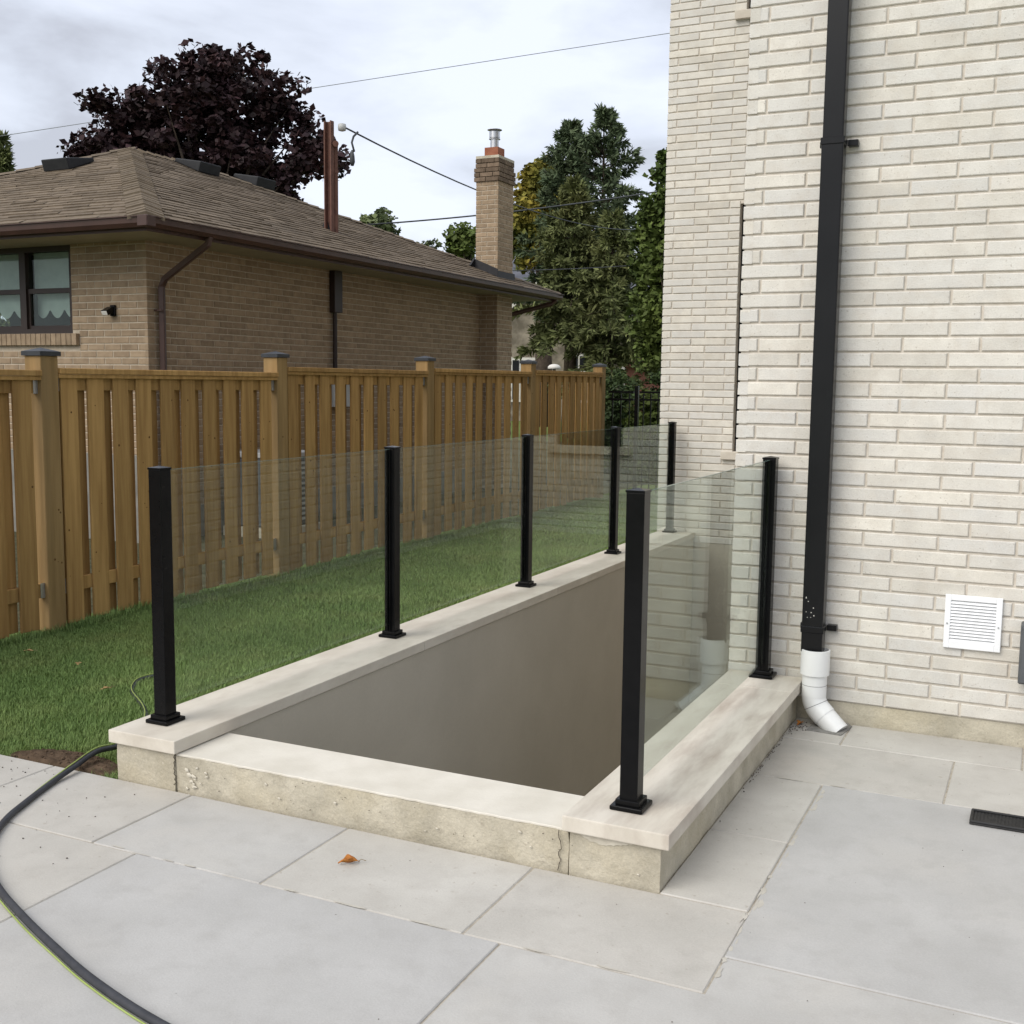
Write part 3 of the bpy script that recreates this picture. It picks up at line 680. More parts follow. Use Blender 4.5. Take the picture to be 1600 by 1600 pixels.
# black metal fence between the cedar fence and the house flank
mf = empty('metal_fence', 'black metal picket fence and gate beyond the cedar fence end', 'fence', (-5.3, 15.2, 0))
for x0, x1 in ((-5.70, -5.32), (-5.23, -3.50)):
    for z in (1.50, 1.395, .22): kid(B(x0, x1, 15.185, 15.215, z, z+.028).build('rail', M['black']), mf)
    n = max(3, int((x1-x0)/.107))
    for i in range(n):
        x = x0+(i+.5)*(x1-x0)/n; kid(B(x-.008, x+.008, 15.192, 15.208, .10, 1.495).build('picket', M['black']), mf)
for x in (-5.275, -3.475): kid(B(x-.026, x+.026, 15.17, 15.23, -.05, 1.60).build('post', M['black'], bevel=.003), mf)

# ------------------------------------------------------------------ neighbour's bungalow
NX, NY, NYE, NXW = -8.16, 8.71, 16.85, -14.85
EZ = 3.10; EX, EY0, EY1, EXW = -7.50, 8.02, 17.52, -15.50
AP = [Vector((-11.5, 12.02, 4.72)), Vector((-11.5, 13.52, 4.72))]
nb = empty('bungalow', 'tan brick bungalow with brown hipped roof beyond the cedar fence', 'house', (NX, NY, 0))
NCP, NBH, NU = .0700, .0590, .2235
winh = [(-10.70, -9.175, 2.085, 2.985)]
nw1 = part_at('wall', holed(MB(), NXW, NX-.006, -.05, 2.985, winh, NY+.006, NY+.25), M['nmortar'], nb)
lst = courses(-(-8.16), 0, 0, 0, 1, 1, [1]) if False else None
full = courses(-14.8, NX, .86, 2.98, NCP, NU, [NU*.5+.03, NU+.03], holes=winh+[(-10.8, -9.08, 1.955, 2.085)])
k1 = lay(full, (0, NY, 0), 0, NBH, .04, M['nbrick'], nw1, lambda p, L: p.z > 1.68 and p.x > -10.25, 110, .0007)
nw2 = part_at('wall', B(NX-.25, NX-.006, NY+.252, NYE, -.05, 2.985), M['nmortar'], nb)
full = courses(NY+.0, NYE, .30, 2.98, NCP, NU, [.11, .2])
k2 = lay(full, (NX, 0, 0), math.pi/2, NBH, .04, M['nbrick'], nw2, lambda p, L: p.z > 1.7 and p.y < 12.4, 300-k1-40, .0007)
kid(B(NXW, NX-.25, NYE-.25, NYE-.002, -.05, 2.98).build('wall', M['nmortar']), nb)
kid(B(NXW, NX+.004, NY-.004, NY+.02, -.05, .852).box(NX-.02, NX+.004, NY+.0201, NYE, -.05, .292).build('foundation', M['oldgrey']), nb)
# window
(a, b, z0, z1) = winh[0]
f = MB(); yf = NY+.03
f.box(a, a+.06, yf, yf+.09, z0, z1); f.box(b-.055, b, yf, yf+.09, z0, z1); f.box(a+.06, b-.055, yf, yf+.09, z1-.055, z1); f.box(a+.06, b-.055, yf, yf+.09, z0, z0+.05); f.box(-9.945, -9.855, yf-.002, yf+.088, z0+.05, z1-.055)
for x0, x1 in ((a+.06, -9.945), (-9.855, b-.055)):
    f.box(x0, x1, yf+.02, yf+.07, 2.505, 2.555); f.box(x0, x0+.03, yf+.025, yf+.07, z0+.05, 2.505); f.box(x1-.03, x1, yf+.025, yf+.07, z0+.05, 2.505); f.box(x0+.03, x1-.03, yf+.025, yf+.07, z0+.05, z0+.085)
wn_ = part_at('window', f, M['darkbrown'], nb)
for x0, x1 in ((a+.06, -9.945), (-9.855, b-.055)):
    ksub(B(x0, x1, yf+.05, yf+.056, 2.555, z1-.055).build('pane', M['clearpane']), wn_); ksub(B(x0+.03, x1-.03, yf+.045, yf+.051, z0+.085, 2.505).build('pane', M['clearpane']), wn_)
    ksub(B(x0, x1, yf+.12, yf+.124, 2.50, z1).build('blind', M['curtain']), wn_)
    n = 3; pts = []; wv = (x1-x0)/n
    for i in range(n*10+1):
        t = i/10; pts.append((x0+wv*t, 2.36-.105*abs(math.sin(math.pi*(t+.15)))**.8))
    poly = [(x, yf+.15, z) for x, z in pts]+[(x1, yf+.15, 2.56), (x0, yf+.15, 2.56)]
    ksub(MB().extrude(poly, (0, .004, 0)).build('valance', M['curtain']), wn_)
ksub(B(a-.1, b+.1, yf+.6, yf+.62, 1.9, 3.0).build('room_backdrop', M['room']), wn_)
x = b+.098
i = 0
while x > a-.1:                       # soldier course brick sill
    L = .072; ksub(B(x-L, x-.006, NY-.045, NY+.10, 1.962, 2.082).build('sill_brick', M['nbrick'], bevel=.003), wn_); x -= L; i += 1
# roof: deck, shingle courses, hip caps, fascia, gutter, soffit
cor = [Vector((EX, EY0, EZ)), Vector((EX, EY1, EZ)), Vector((EXW, EY1, EZ)), Vector((EXW, EY0, EZ))]
rf = MB(); lo = Vector((0, 0, .02))
rf.add([c-lo for c in cor]+[p-lo for p in AP]+[c-Vector((0, 0, .06)) for c in cor], [(3, 0, 4), (0, 1, 5, 4), (1, 2, 5), (2, 3, 4, 5), (9, 8, 7, 6), (0, 6, 7, 1), (1, 7, 8, 2), (2, 8, 9, 3), (3, 9, 6, 0)])
roof = part_at('roof', rf, M['flash'], nb)
sh = MB()
def plane_courses(c0, c1, a0, a1, n=31):
    """shingle courses between the eave edge c0-c1 and the top edge a0-a1"""
    nrm = (c1-c0).cross(a0-c0).normalized()
    if nrm.z < 0: nrm = -nrm
    for k in range(n):
        t0, t1 = k/n-.002, (k+1)/n+.006
        l0, r0 = c0.lerp(a0, t0), c1.lerp(a1, t0); l1, r1 = c0.lerp(a0, min(t1, 1)), c1.lerp(a1, min(t1, 1))
        if k == 0: dn = (l0-l1).normalized()*.03; l0 = l0+dn; r0 = r0+dn
        ln_ = (r0-l0).length; m = max(1, int(ln_/.33)); off = random.random()
        cuts = [0]+sorted((i+off)/m for i in range(m) if .02 < (i+off)/m < .98)+[1]
        wob = random.uniform(-.006, .006)
        for s0, s1 in zip(cuts[:-1], cuts[1:]):
            th = .013+random.uniform(-.003, .006); jj = random.uniform(-.008, .008)+wob
            p0, p1 = l0.lerp(r0, s0), l0.lerp(r0, s1); q0, q1 = l1.lerp(r1, s0), l1.lerp(r1, s1)
            dn = (p0-q0).normalized()*jj; p0 = p0+dn; p1 = p1+dn+(p0-q0).normalized()*random.uniform(-.004, .004)
            sh.add([p0+nrm*th, p1+nrm*(th+random.uniform(-.002, .004)), q1+nrm*.003, q0+nrm*.003, p0, p1], [(0, 1, 2, 3), (4, 5, 1, 0)])
plane_courses(cor[0], cor[1], AP[0], AP[1]); plane_courses(cor[3], cor[0], AP[0], AP[0]); plane_courses(cor[2], cor[3], AP[1], AP[0], 16); plane_courses(cor[1], cor[2], AP[1], AP[1], 16)
s = sh.build('shingles', M['shingle'], tint=True); s['kind'] = 'stuff'; ksub(s, roof)
def caps(p, q, d1, d2, n, wdt=.17):
    ax = (q-p).normalized()
    for k in range(n):
        a_ = p.lerp(q, k/n-.004); b_ = p.lerp(q, (k+1)/n+.012); up = Vector((0, 0, 1)); lift = random.uniform(.028, .042)
        v = [a_+up*lift, a_+d1*wdt+up*(lift-.008), a_+d2*wdt+up*(lift-.008), b_+up*.018, b_+d1*wdt+up*.012, b_+d2*wdt+up*.012, a_+up*.01, a_+d1*wdt, a_+d2*wdt]
        m = MB().add(v, [(0, 3, 4, 1), (3, 0, 2, 5), (6, 0, 1, 7), (0, 6, 8, 2)]); ksub(m.build('hip_shingle', M['hip']), roof)
sS = (4.72-EZ)/4
dS = Vector((.93, .3, -.93*sS)).normalized() if False else None
def hipdirs(c, ap):
    ax = (ap-c).normalized()
    return ax
def hip(c, ap, n1_, n2_, n):
    ax = (ap-c).normalized(); d1 = n1_.cross(ax).normalized(); d2 = -(n2_.cross(ax).normalized())
    if d1.z > 0: d1 = -d1
    if d2.z > 0: d2 = -d2
    caps(c, ap, d1, d2, n)
nS = Vector((sS, 0, 1)).normalized(); nF = Vector((0, -sS, 1)).normalized(); nBk = Vector((0, sS, 1)).normalized(); nW = Vector((-sS, 0, 1)).normalized()
hip(cor[0], AP[0], nS, nF, 34); hip(cor[1], AP[1], nS, nBk, 34); hip(cor[3], AP[0], nW, nF, 24); hip(AP[0], AP[1], nS, nW, 9)
def roofz(x): return EZ+(EX-x)*sS
def roofzf(y): return EZ+(y-EY0)*sS
for (x, y, side) in ((-11.12, 12.93, 0), (-11.12, 14.2, 0), (-11.5, 10.95, 1)):
    m = MB(); hw = .22
    if side == 0:
        p0 = Vector((x-hw, y, roofz(x-hw)+.015)); u = Vector((1, 0, -sS)).normalized(); s_ = Vector((0, 1, 0)); nn = nS
    else:
        p0 = Vector((x, y+hw, roofzf(y+hw)+.015)); u = Vector((0, -1, -sS)).normalized(); s_ = Vector((1, 0, 0)); nn = nF
    c = [p0-s_*.22, p0+s_*.22, p0+s_*.22+u*.46, p0-s_*.22+u*.46]
    top = [c[0]+nn*.05, c[1]+nn*.05, c[2]+nn*.15-u*.01, c[3]+nn*.15-u*.01]
    m.add(c+top, [(0, 3, 2, 1), (4, 5, 6, 7), (0, 1, 5, 4), (1, 2, 6, 5), (2, 3, 7, 6), (3, 0, 4, 7)])
    ksub(m.build('roof_vent', M['ventbox'], bevel=.015, seg=2), roof)
so_ = MB().box(EXW+.03, EX-.03, EY0+.03, EY1-.03, 2.985, 3.0); kid(so_.build('soffit', M['soffit']), nb)
fa = MB(); fa.box(EX-.03, EX-.008, EY0+.008, EY1-.008, 2.965, EZ-.022); fa.box(EXW, EX-.031, EY0+.008, EY0+.03, 2.965, EZ-.022); kid(fa.build('fascia', M['brownmetal']), nb)
def gutter(p, q, outd, name='gutter'):
    prof = [(0, .0), (.0, -.09), (.07, -.095), (.095, -.06), (.10, -.005), (.115, 0), (.115, -.008), (.09, -.012), (.086, -.055), (.065, -.085), (.008, -.08), (.008, 0)]
    p, q, outd = Vector(p), Vector(q), Vector(outd)
    m = MB(); m.extrude([p+outd*a_+Vector((0, 0, z_)) for a_, z_ in prof], q-p); kid(m.build(name, M['brownmetal']), nb)
gutter((EX-.006, EY0-.095, EZ-.015), (EX-.006, EY1, EZ-.015), (1, 0, 0)); gutter((EXW, EY0+.006, EZ-.015), (EX+.100, EY0+.006, EZ-.0165), (0, -1, 0))
kid(B(EX-.008, EX+.1105, EY0-.1105, EY0+.008, EZ-.112, EZ-.013).build('gutter_corner', M['brownmetal'], bevel=.006), nb)
def dspout(pts, nm='downspout'):
    kid(MB().tube(pts, .040, 4).build(nm, M['brownmetal'], bevel=.006), nb)
dspout([(EX+.045, 8.82, 3.00), (EX+.03, 8.82, 2.93), (NX+.10, 8.86, 2.62), (NX+.055, 8.86, 2.54), (NX+.055, 8.86, .06)])
dspout([(EX+.045, 17.35, 2.99), (EX-.02, 17.3, 2.92), (NX+.1, 16.8, 2.72), (NX+.06, 16.8, 2.6), (NX+.06, 16.8, .05)])
kid(B(NX, NX+.10, 8.80, 8.805, 2.30, 2.318).build('strap', M['brownmetal']), nb)
# chimney
cx0, cx1, cy0, cy1, cz = -8.235, -7.85, 15.95, 16.50, 4.93
ch = part_at('chimney', B(cx0+.006, cx1-.006, cy0+.006, cy1-.006, -.05, cz-.02), M['nmortar'], nb)
for k in range(70):
    z = .02+k*NCP
    if z > cz-.25: break
lay(courses(cx0, cx1, .02, cz-.23, NCP, .2235, [.105, .2]), (0, cy0, 0), 0, NBH, .03, M['nbrick'], ch, lambda p, L: p.z > 3.4, 40, .0007)
lay(courses(cy0, cy1, .02, cz-.23, NCP, .2235, [.09, .2]), (cx1, 0, 0), math.pi/2, NBH, .03, M['nbrick'], ch, lambda p, L: False, 0, .0007)
for o_, z0, n_ in ((.025, cz-.225, 3), (.008, cz-.225+3*NCP, 2)):
    for k in range(n_):
        z = z0+k*NCP; st_ = .1 if k % 2 else .2
        for (p, q) in ((cx0-o_, cx1+o_),):
            xx = p; L = st_
            while xx < q-.01:
                e_ = min(xx+L, q); ksub(B(xx, e_-.008 if e_ < q else e_, cy0-o_, cy0+.12, z, z+.06).build('corbel_brick', M['sootbrick'], bevel=.003), ch); xx = e_; L = .2235
        yy = cy0+.128; L = st_
        while yy < cy1+o_-.01:
            e_ = min(yy+L, cy1+o_); ksub(B(cx0-o_+.001, cx1+o_-.001, yy, e_-.008, z, z+.06).build('corbel_brick', M['sootbrick'], bevel=.003), ch); yy = e_; L = .2235
ksub(B(cx0-.004, cx1+.004, cy0-.004, cy1+.004, cz-.02+.14, cz-.0+.16).build('chimney_crown', M['concrete']), ch)
ccx, ccy = -8.045, 16.2
ksub(B(ccx-.115, ccx+.115, ccy-.115, ccy+.115, cz+.155, cz+.31).build('flue_tile', M['clay']), ch)
ksub(MB().lathe([(.065, cz+.28), (.065, cz+.44), (.088, cz+.445), (.088, cz+.455), (.068, cz+.46), (.082, cz+.47), (.082, cz+.56), (.06, cz+.565), (.115, cz+.585), (.115, cz+.59), (.02, cz+.61)], ccx, ccy, 24).build('flue_cap', M['steel'], smooth=True, auto=True), ch)
fl = MB(); zr = roofz
fl.extrude([(cx0-.03, cy0-.012, zr(cx0)-.05), (cx1+.012, cy0-.012, zr(cx1)-.06), (cx1+.012, cy0-.012, zr(cx1)+.13), (cx0-.03, cy0-.012, zr(cx0)+.15)], (0, -.02, 0))
fl.extrude([(cx1+.012, cy0-.03, zr(cx1)-.06), (cx1+.012, cy1+.02, zr(cx1)-.06), (cx1+.012, cy1+.02, zr(cx1)+.10), (cx1+.012, cy0-.03, zr(cx1)+.10)], (.012, 0, 0))
fl.extrude([(cx0-.06, cy0-.02, zr(cx0)+.0), (cx0-.03, cy0-.16, zr(cx0)+.03), (cx0-.02, cy0-.02, zr(cx0)+.16)], (.03, .0, 0))
ksub(fl.build('flashing', M['flash']), ch)
# wall lamp
wl = empty('wall_lamp', 'small black floodlight fixed to the tan brick corner of the bungalow', 'lamp', (-8.6, NY, 2.3))
kid(B(-8.625, -8.565, NY-.03, NY-.001, 2.25, 2.36).build('back_plate', M['black'], bevel=.004), wl)
hd = MB(); hd.extrude([(-8.66, NY-.03, 2.345), (-8.66, NY-.12, 2.30), (-8.66, NY-.10, 2.255), (-8.66, NY-.032, 2.275)], (.085, 0, 0)); kid(hd.build('head', M['black'], bevel=.004), wl)
kid(MB().extrude([(-8.655, NY-.1185, 2.292), (-8.655, NY-.1025, 2.258), (-8.655, NY-.099, 2.2575), (-8.655, NY-.116, 2.296)], (.075, -.004, -.002)).build('lens', M['trim']), wl)
# service box, conduit, meter
sb = empty('service_conduit', 'dark steel service duct with conduit and round meter on the bungalow side wall', 'conduit', (NX, 11.95, 0))
kid(B(NX+.002, NX+.085, 11.86, 12.03, 2.47, 2.98).build('duct', M['darkbrown'], bevel=.004), sb)
kid(MB().tube([(NX+.045, 11.915, 2.47), (NX+.045, 11.915, 1.72)], .028, 12).build('conduit', M['darkbrown'], smooth=True, auto=True), sb)
kid(B(NX+.003, NX+.10, 11.80, 12.25, 1.30, 1.72).build('meter_base', M['acgrey'], bevel=.006), sb)
kid(MB().tube([(NX+.10, 12.1, 1.70), (NX+.18, 12.1, 1.70), (NX+.2, 12.1, 1.70)], [.085, .085, .06], 20).build('meter', M['acgrey'], smooth=True, auto=True), sb)
# roof mast
mx_, my_ = -8.70, 12.70; mz = roofz(mx_)
ms_ = empty('service_mast', 'rusty steel channel mast with conduit standing on the bungalow roof', 'mast', (mx_, my_, mz))
m = MB(); hw = .055; zt = 4.98
m.box(mx_-hw, mx_+hw, my_-.012, my_, mz-.06, zt); m.box(mx_-hw, mx_-hw+.014, my_-.075, my_-.0125, mz-.06, zt); m.box(mx_+hw-.014, mx_+hw, my_-.075, my_-.0125, mz-.06, zt)
m2 = m; kid(m2.build('channel', M['rust']), ms_)
kid(MB().tube([(mx_+.045, my_+.045, mz-.08), (mx_+.045, my_+.045, 4.64), (mx_+.055, my_+.03, 4.70), (mx_+.10, my_-.03, 4.69)], [.033, .033, .036, .04], 12).build('conduit', M['rust'], smooth=True, auto=True), ms_)
kid(MB().tube([(mx_+.045, my_+.045, 4.33), (mx_+.045, my_+.045, 4.37)], .040, 12).build('clamp', M['rust']), ms_)
kid(MB().lathe([(.02, 4.86), (.05, 4.87), (.055, 4.91), (.05, 4.95), (.02, 4.96)], mx_+.14, my_+.06, 14).build('insulator', M['acgrey'], smooth=True), ms_)
kid(MB().extrude([(mx_-.14, my_-.02, mz+.04), (mx_+.0, my_-.02, mz+.0), (mx_-.06, my_-.02, mz+.18)], (0, .05, 0)).build('flashing', M['flash']), ms_)
kid(MB().lathe([(.018, 4.42), (.036, 4.47), (.03, 4.55), (.014, 4.62)], mx_+.27, my_+.10, 8).build('weatherhead_loops', M['wire'], smooth=True), ms_)
kid(MB().tube([(mx_+.30, my_+.10, 4.60), (mx_+.25, my_+.12, 4.72), (mx_+.265, my_+.14, 4.80), (mx_+.30, my_+.19, 4.865)], .014, 8).build('drip_loop', M['wire'], smooth=True), ms_)
# air conditioner by the side wall
ac = empty('air_conditioner', 'pale grey air conditioner against the bungalow wall seen between fence boards', 'air conditioner', (-7.6, 9.9, 0))
kid(B(-7.95, -7.30, 9.65, 10.35, .06, .80).build('cabinet', M['greybox'], bevel=.02), ac); kid(B(-7.96, -7.29, 9.64, 10.36, .80, .86).build('lid', M['acgrey'], bevel=.01), ac); kid(B(-8.0, -7.25, 9.6, 10.4, -.045, .058).build('pad', M['concrete']), ac)
for i in range(12): kid(B(-7.2999, -7.288, 9.67, 10.33, .12+i*.055, .145+i*.055).build('louvre', M['acgrey']), ac)

# ------------------------------------------------------------------ overhead wires
def wire(label, a, b, sag, r, mat='wire', n=26):
    a, b = Vector(a), Vector(b); pts = [a.lerp(b, i/n)-Vector((0, 0, sag*4*(i/n)*(1-i/n))) for i in range(n+1)]
    tag(MB().tube(pts, r, 6).build('overhead_wire', M[mat], smooth=True), label, 'wire', 'overhead wires')
mast_top = Vector((mx_+.19, my_+.08, 4.90))
wire('thick service cable running from the roof mast past the chimney', mast_top, at(1070, 345, 40), .72, .012)
wire('grey wire passing high above the maple towards the cream house', at(-60, 222, 45), at(1110, 42, 42), .0, .012, 'palewire')
wire('thick wire crossing behind the chimney in front of the conifers', at(560, 352, 30), at(1090, 289, 30), .12, .020, 'wire')
wire('thin wire crossing low in front of the conifers', at(780, 423, 30), at(1090, 406, 30), .06, .011, 'wire')

# ------------------------------------------------------------------ trees
def quads(P, U, W, tint):
    """leaf quads: centre P, half-axes U and W"""
    n = len(P); fold = np.cross(U, W); fold /= np.linalg.norm(fold, axis=1)[:, None]+1e-9; fold *= (np.linalg.norm(W, axis=1)*.35)[:, None]
    v = np.stack([P-U, P+W*.9-fold*.3, P+U, P-W*.9+fold*.3], 1).reshape(-1, 3); i = np.arange(n)*4
    idx = np.stack([i, i+1, i+2, i+3], 1).ravel(); return v, idx, np.full(n, 4), np.repeat(tint, 4)
def rdir(n):
    d = rng.normal(size=(n, 3)); return d/np.linalg.norm(d, axis=1)[:, None]
def leafcloud(name, centres, radii, per, size, mat, parent, aspect=.7, droop=.0):
    Ps, Us, Ws, Ts = [], [], [], []
    for c, r in zip(centres, radii):
        k = max(4, int(per)); d = rdir(k)*(rng.random(k)**.45)[:, None]*r; d[:, 2] *= .72
        P = np.array(c)+d; a = rdir(k); a[:, 2] = a[:, 2]*.5-droop; a /= np.linalg.norm(a, axis=1)[:, None]
        b = np.cross(a, rdir(k)); b /= np.linalg.norm(b, axis=1)[:, None]+1e-9; s = size*rng.uniform(.4, 1.4, k)[:, None]
        Ps.append(P); Us.append(a*s); Ws.append(b*s*aspect); Ts.append(np.clip(rng.normal(.5, .25, k)+rng.normal(0, .14), 0, 1))
    v, i, c_, t = quads(np.concatenate(Ps), np.concatenate(Us), np.concatenate(Ws), np.concatenate(Ts))
    o = bulk(name, v, i, c_, t, mat); return kid(o, parent)
def limbs(mb, p, d, L, r, depth, ends, spread=.6):
    q = p+d*L; m_ = p.lerp(q, .5)+Vector((random.gauss(0, .05), random.gauss(0, .05), .03))*L
    mb.tube([p, m_, q], [r, r*.82, r*.62], 6)
    ends.append(q)
    if depth == 0: return
    for k in range(random.choice((2, 3, 3))):
        nd = (d+Vector((random.gauss(0, spread), random.gauss(0, spread), random.gauss(.08, spread*.6)))).normalized()
        limbs(mb, q, nd, L*random.uniform(.62, .85), r*.6, depth-1, ends, spread)
def decid(name, label, base, blobs, per, csize, lsize, mat, nclump, twigs=True, seed=1, group='trees around the gardens'):
    """blobs: (centre, (rx, ry, rz)) ellipsoids that make the crown"""
    random.seed(seed)
    base = Vector(base); t = empty(name, label, 'tree', base, group)
    vols = [b[1][0]*b[1][1]*b[1][2] for b in blobs]; tot = sum(vols); C = []; Rr = []
    for (c, r_), v_ in zip(blobs, vols):
        n = max(5, int(nclump*v_**.7/sum(x**.7 for x in vols))); d = rdir(n)*(rng.random(n)**.40*rng.uniform(.76, 1.18, n))[:, None]
        for k in range(n):
            C.append((c[0]+d[k, 0]*r_[0], c[1]+d[k, 1]*r_[1], c[2]+d[k, 2]*r_[2])); Rr.append(csize*rng.uniform(.4, 1.2))
    leafcloud('crown', C, Rr, per, lsize, mat, t)
    mb = MB(); cc = Vector(blobs[0][0]); H_ = cc.z-base.z
    top = base+Vector((0, 0, H_*.55)); r0 = H_*.045
    mb.tube([base, base+Vector((.05, .05, H_*.3)), top], [r0*1.3, r0, r0*.8], 10)
    idxs = random.sample(range(len(C)), min(len(C), 26 if twigs else 12))
    for k in idxs:
        e_ = Vector(C[k]); s_ = base.lerp(top, random.uniform(.75, 1)); md = s_.lerp(e_, .5)+Vector((0, 0, .12*(e_-s_).length))
        mb.tube([s_, md, e_], [r0*.3, r0*.12, .008], 5)
    kid(mb.build('trunk', M['bark'], smooth=True), t)
    return t
def blob(x, y, d, rx, ry, rd=None):
    k = d/F_PX; return (tuple(at(x, y, d)), (rx*k, (rd or rx)*k, ry*k))
def foot(x, d):
    p = at(x, 700, d); return (p.x, p.y, -.06)
D = 27
decid('maple_tree', 'dark purple maple tree rising behind the bungalow roof', foot(335, D),
      [blob(325, 200, D, 125, 95), blob(215, 185, D, 70, 50), blob(435, 165, D, 54, 50), blob(345, 118, D, 84, 42), blob(150, 235, D, 50, 36), blob(492, 258, D, 46, 44), blob(465, 190, D, 30, 34), blob(400, 280, D, 100, 60), blob(200, 265, D, 90, 45)],
      105, .40, .088, M['leaf_maple'], 350, seed=3)
def conifer(name, label, x, ytop, d, spread, ybot, mat, seed, nwh=26, dens=1., fmax=.93, droop=.25, tuft=.13, inner=.18, nbr=(4, 5, 6), up=.45):
    random.seed(seed); rs = np.random.default_rng(seed)
    top = at(x, ytop, d); base = Vector((top.x, top.y, -.06)); Hh = top.z-base.z; t = empty(name, label, 'tree', base, 'trees around the gardens')
    mb = MB(); r0 = Hh*.016+.04
    mb.tube([base, base.lerp(top, .5)+Vector((.05, 0, 0)), top], [r0, r0*.55, .012], 8)
    Ps, Us, Ws, Ts = [], [], [], []
    for k in range(nwh):
        f = ((k+random.uniform(.1, .9))/nwh)**1.25; z = base.z+Hh*(1-f*fmax); L0 = spread*(f**.75)*random.uniform(.75, 1.1)+.12
        nb_ = random.choice(nbr)
        for j in range(nb_):
            a = 2*math.pi*(j+random.random())/nb_; L = L0*random.uniform(.45, 1.3)
            dirv = Vector((math.cos(a), math.sin(a), (up-.75*f)*.9)); s0 = Vector((top.x, top.y, z))
            pts = [s0+dirv*L*u+Vector((0, 0, -droop*L*u*u+.18*L*u**3)) for u in (0, .33, .66, 1)]
            mb.tube(pts, [r0*.28*(1-f*.2)*.6+.012, .016, .012, .006], 4, cap=False)
            m_ = int((10+26*L)*dens); us = inner+(1.02-inner)*rs.random(m_)**.7
            for u in us:
                i_ = min(2, int(u*3)); q = pts[i_].lerp(pts[i_+1], u*3-i_)
                sd_ = Vector((-math.sin(a), math.cos(a), 0))*rs.uniform(-1, 1)*(.30*L*(1.1-u)+.06)+Vector((0, 0, rs.uniform(-.10, .05)))
                q = q+sd_; kk = 5
                ax = np.array(dirv)*.8+np.array(sd_.normalized() if sd_.length > 1e-6 else (0, 0, 1))*.9; dd = ax+rs.normal(0, .55, (kk, 3)); dd /= np.linalg.norm(dd, axis=1)[:, None]
                bb = np.cross(dd, rs.normal(size=(kk, 3))); bb /= np.linalg.norm(bb, axis=1)[:, None]+1e-9; s_ = tuft*rs.uniform(.6, 1.25, kk)[:, None]
                Ps.append(np.array(q)+dd*s_*.6+rs.normal(0, .03, (kk, 3))); Us.append(dd*s_); Ws.append(bb*s_*.26); Ts.append(np.clip(rs.normal(.5, .22, kk)+rs.normal(0, .2), 0, 1))
    v, i, c_, tt = quads(np.concatenate(Ps), np.concatenate(Us), np.concatenate(Ws), np.concatenate(Ts))
    kid(bulk('crown', v, i, c_, tt, mat), t); kid(mb.build('trunk', M['bark'], smooth=True), t)
    return t
conifer('pine_tree', 'tall pointed dark pine with open branches beside the cream house', 944, 176, 36, 2.1, 0, M['needle2'], 5, 30, .72, .60, inner=.36, nbr=(3, 4, 5), up=.75)
conifer('pine_tree', 'dense dark pine with rounded top between chimney and taller pine', 893, 196, 36.8, 1.8, 0, M['needle2'], 6, 32, .82, .60, inner=.30, nbr=(3, 4, 5), up=.7)
conifer('spruce_tree', 'broad drooping olive spruce in front of the stone house', 898, 285, 34, 1.55, 0, M['needle'], 7, 28, .95, .58, droop=.35, inner=.25, nbr=(4, 5, 6))
conifer('spruce_tree', 'lower ragged spruce standing near the metal fence', 958, 335, 33, 1.5, 0, M['needle'], 8, 26, .85, .68, droop=.4, inner=.25, nbr=(4, 5))
D = 44
decid('autumn_tree', 'yellowing autumn tree behind the bungalow chimney', foot(845, D), [blob(845, 360, D, 48, 60), blob(850, 290, D, 28, 42), blob(825, 320, D, 18, 50), blob(865, 385, D, 46, 34)], 170, .62, .11, M['leaf_yellow'], 210, seed=4)
D = 27
decid('leafy_tree', 'dark green leafy tree half hidden by the cream house corner', foot(1050, D), [blob(1042, 420, D, 46, 110), blob(1048, 270, D, 22, 40), blob(1030, 345, D, 30, 60), blob(1030, 520, D, 38, 70)], 130, .36, .075, M['leaf_green'], 190, seed=9)
D = 50
decid('distant_tree', 'small bright green treetop above the middle of the bungalow roof', foot(590, D), [blob(590, 362, D, 24, 26), blob(578, 345, D, 10, 20), blob(600, 348, D, 9, 20)], 60, .5, .14, M['leaf_pale'], 40, seed=12)
decid('distant_tree', 'tiny faint treetop just above the bungalow hip', foot(668, D), [blob(668, 395, D, 14, 24)], 40, .4, .13, M['leaf_pale'], 12, seed=13)
decid('distant_tree', 'round green treetop left of the brick chimney', foot(722, D), [blob(724, 385, D, 22, 32), blob(716, 365, D, 12, 18)], 70, .5, .13, M['leaf_green'], 40, seed=14)
conifer('distant_conifer', 'slim pale conifer top above the bungalow roof vent', 4, 218, 46, .9, 0, M['needle'], 15, 22, .8, tuft=.2)
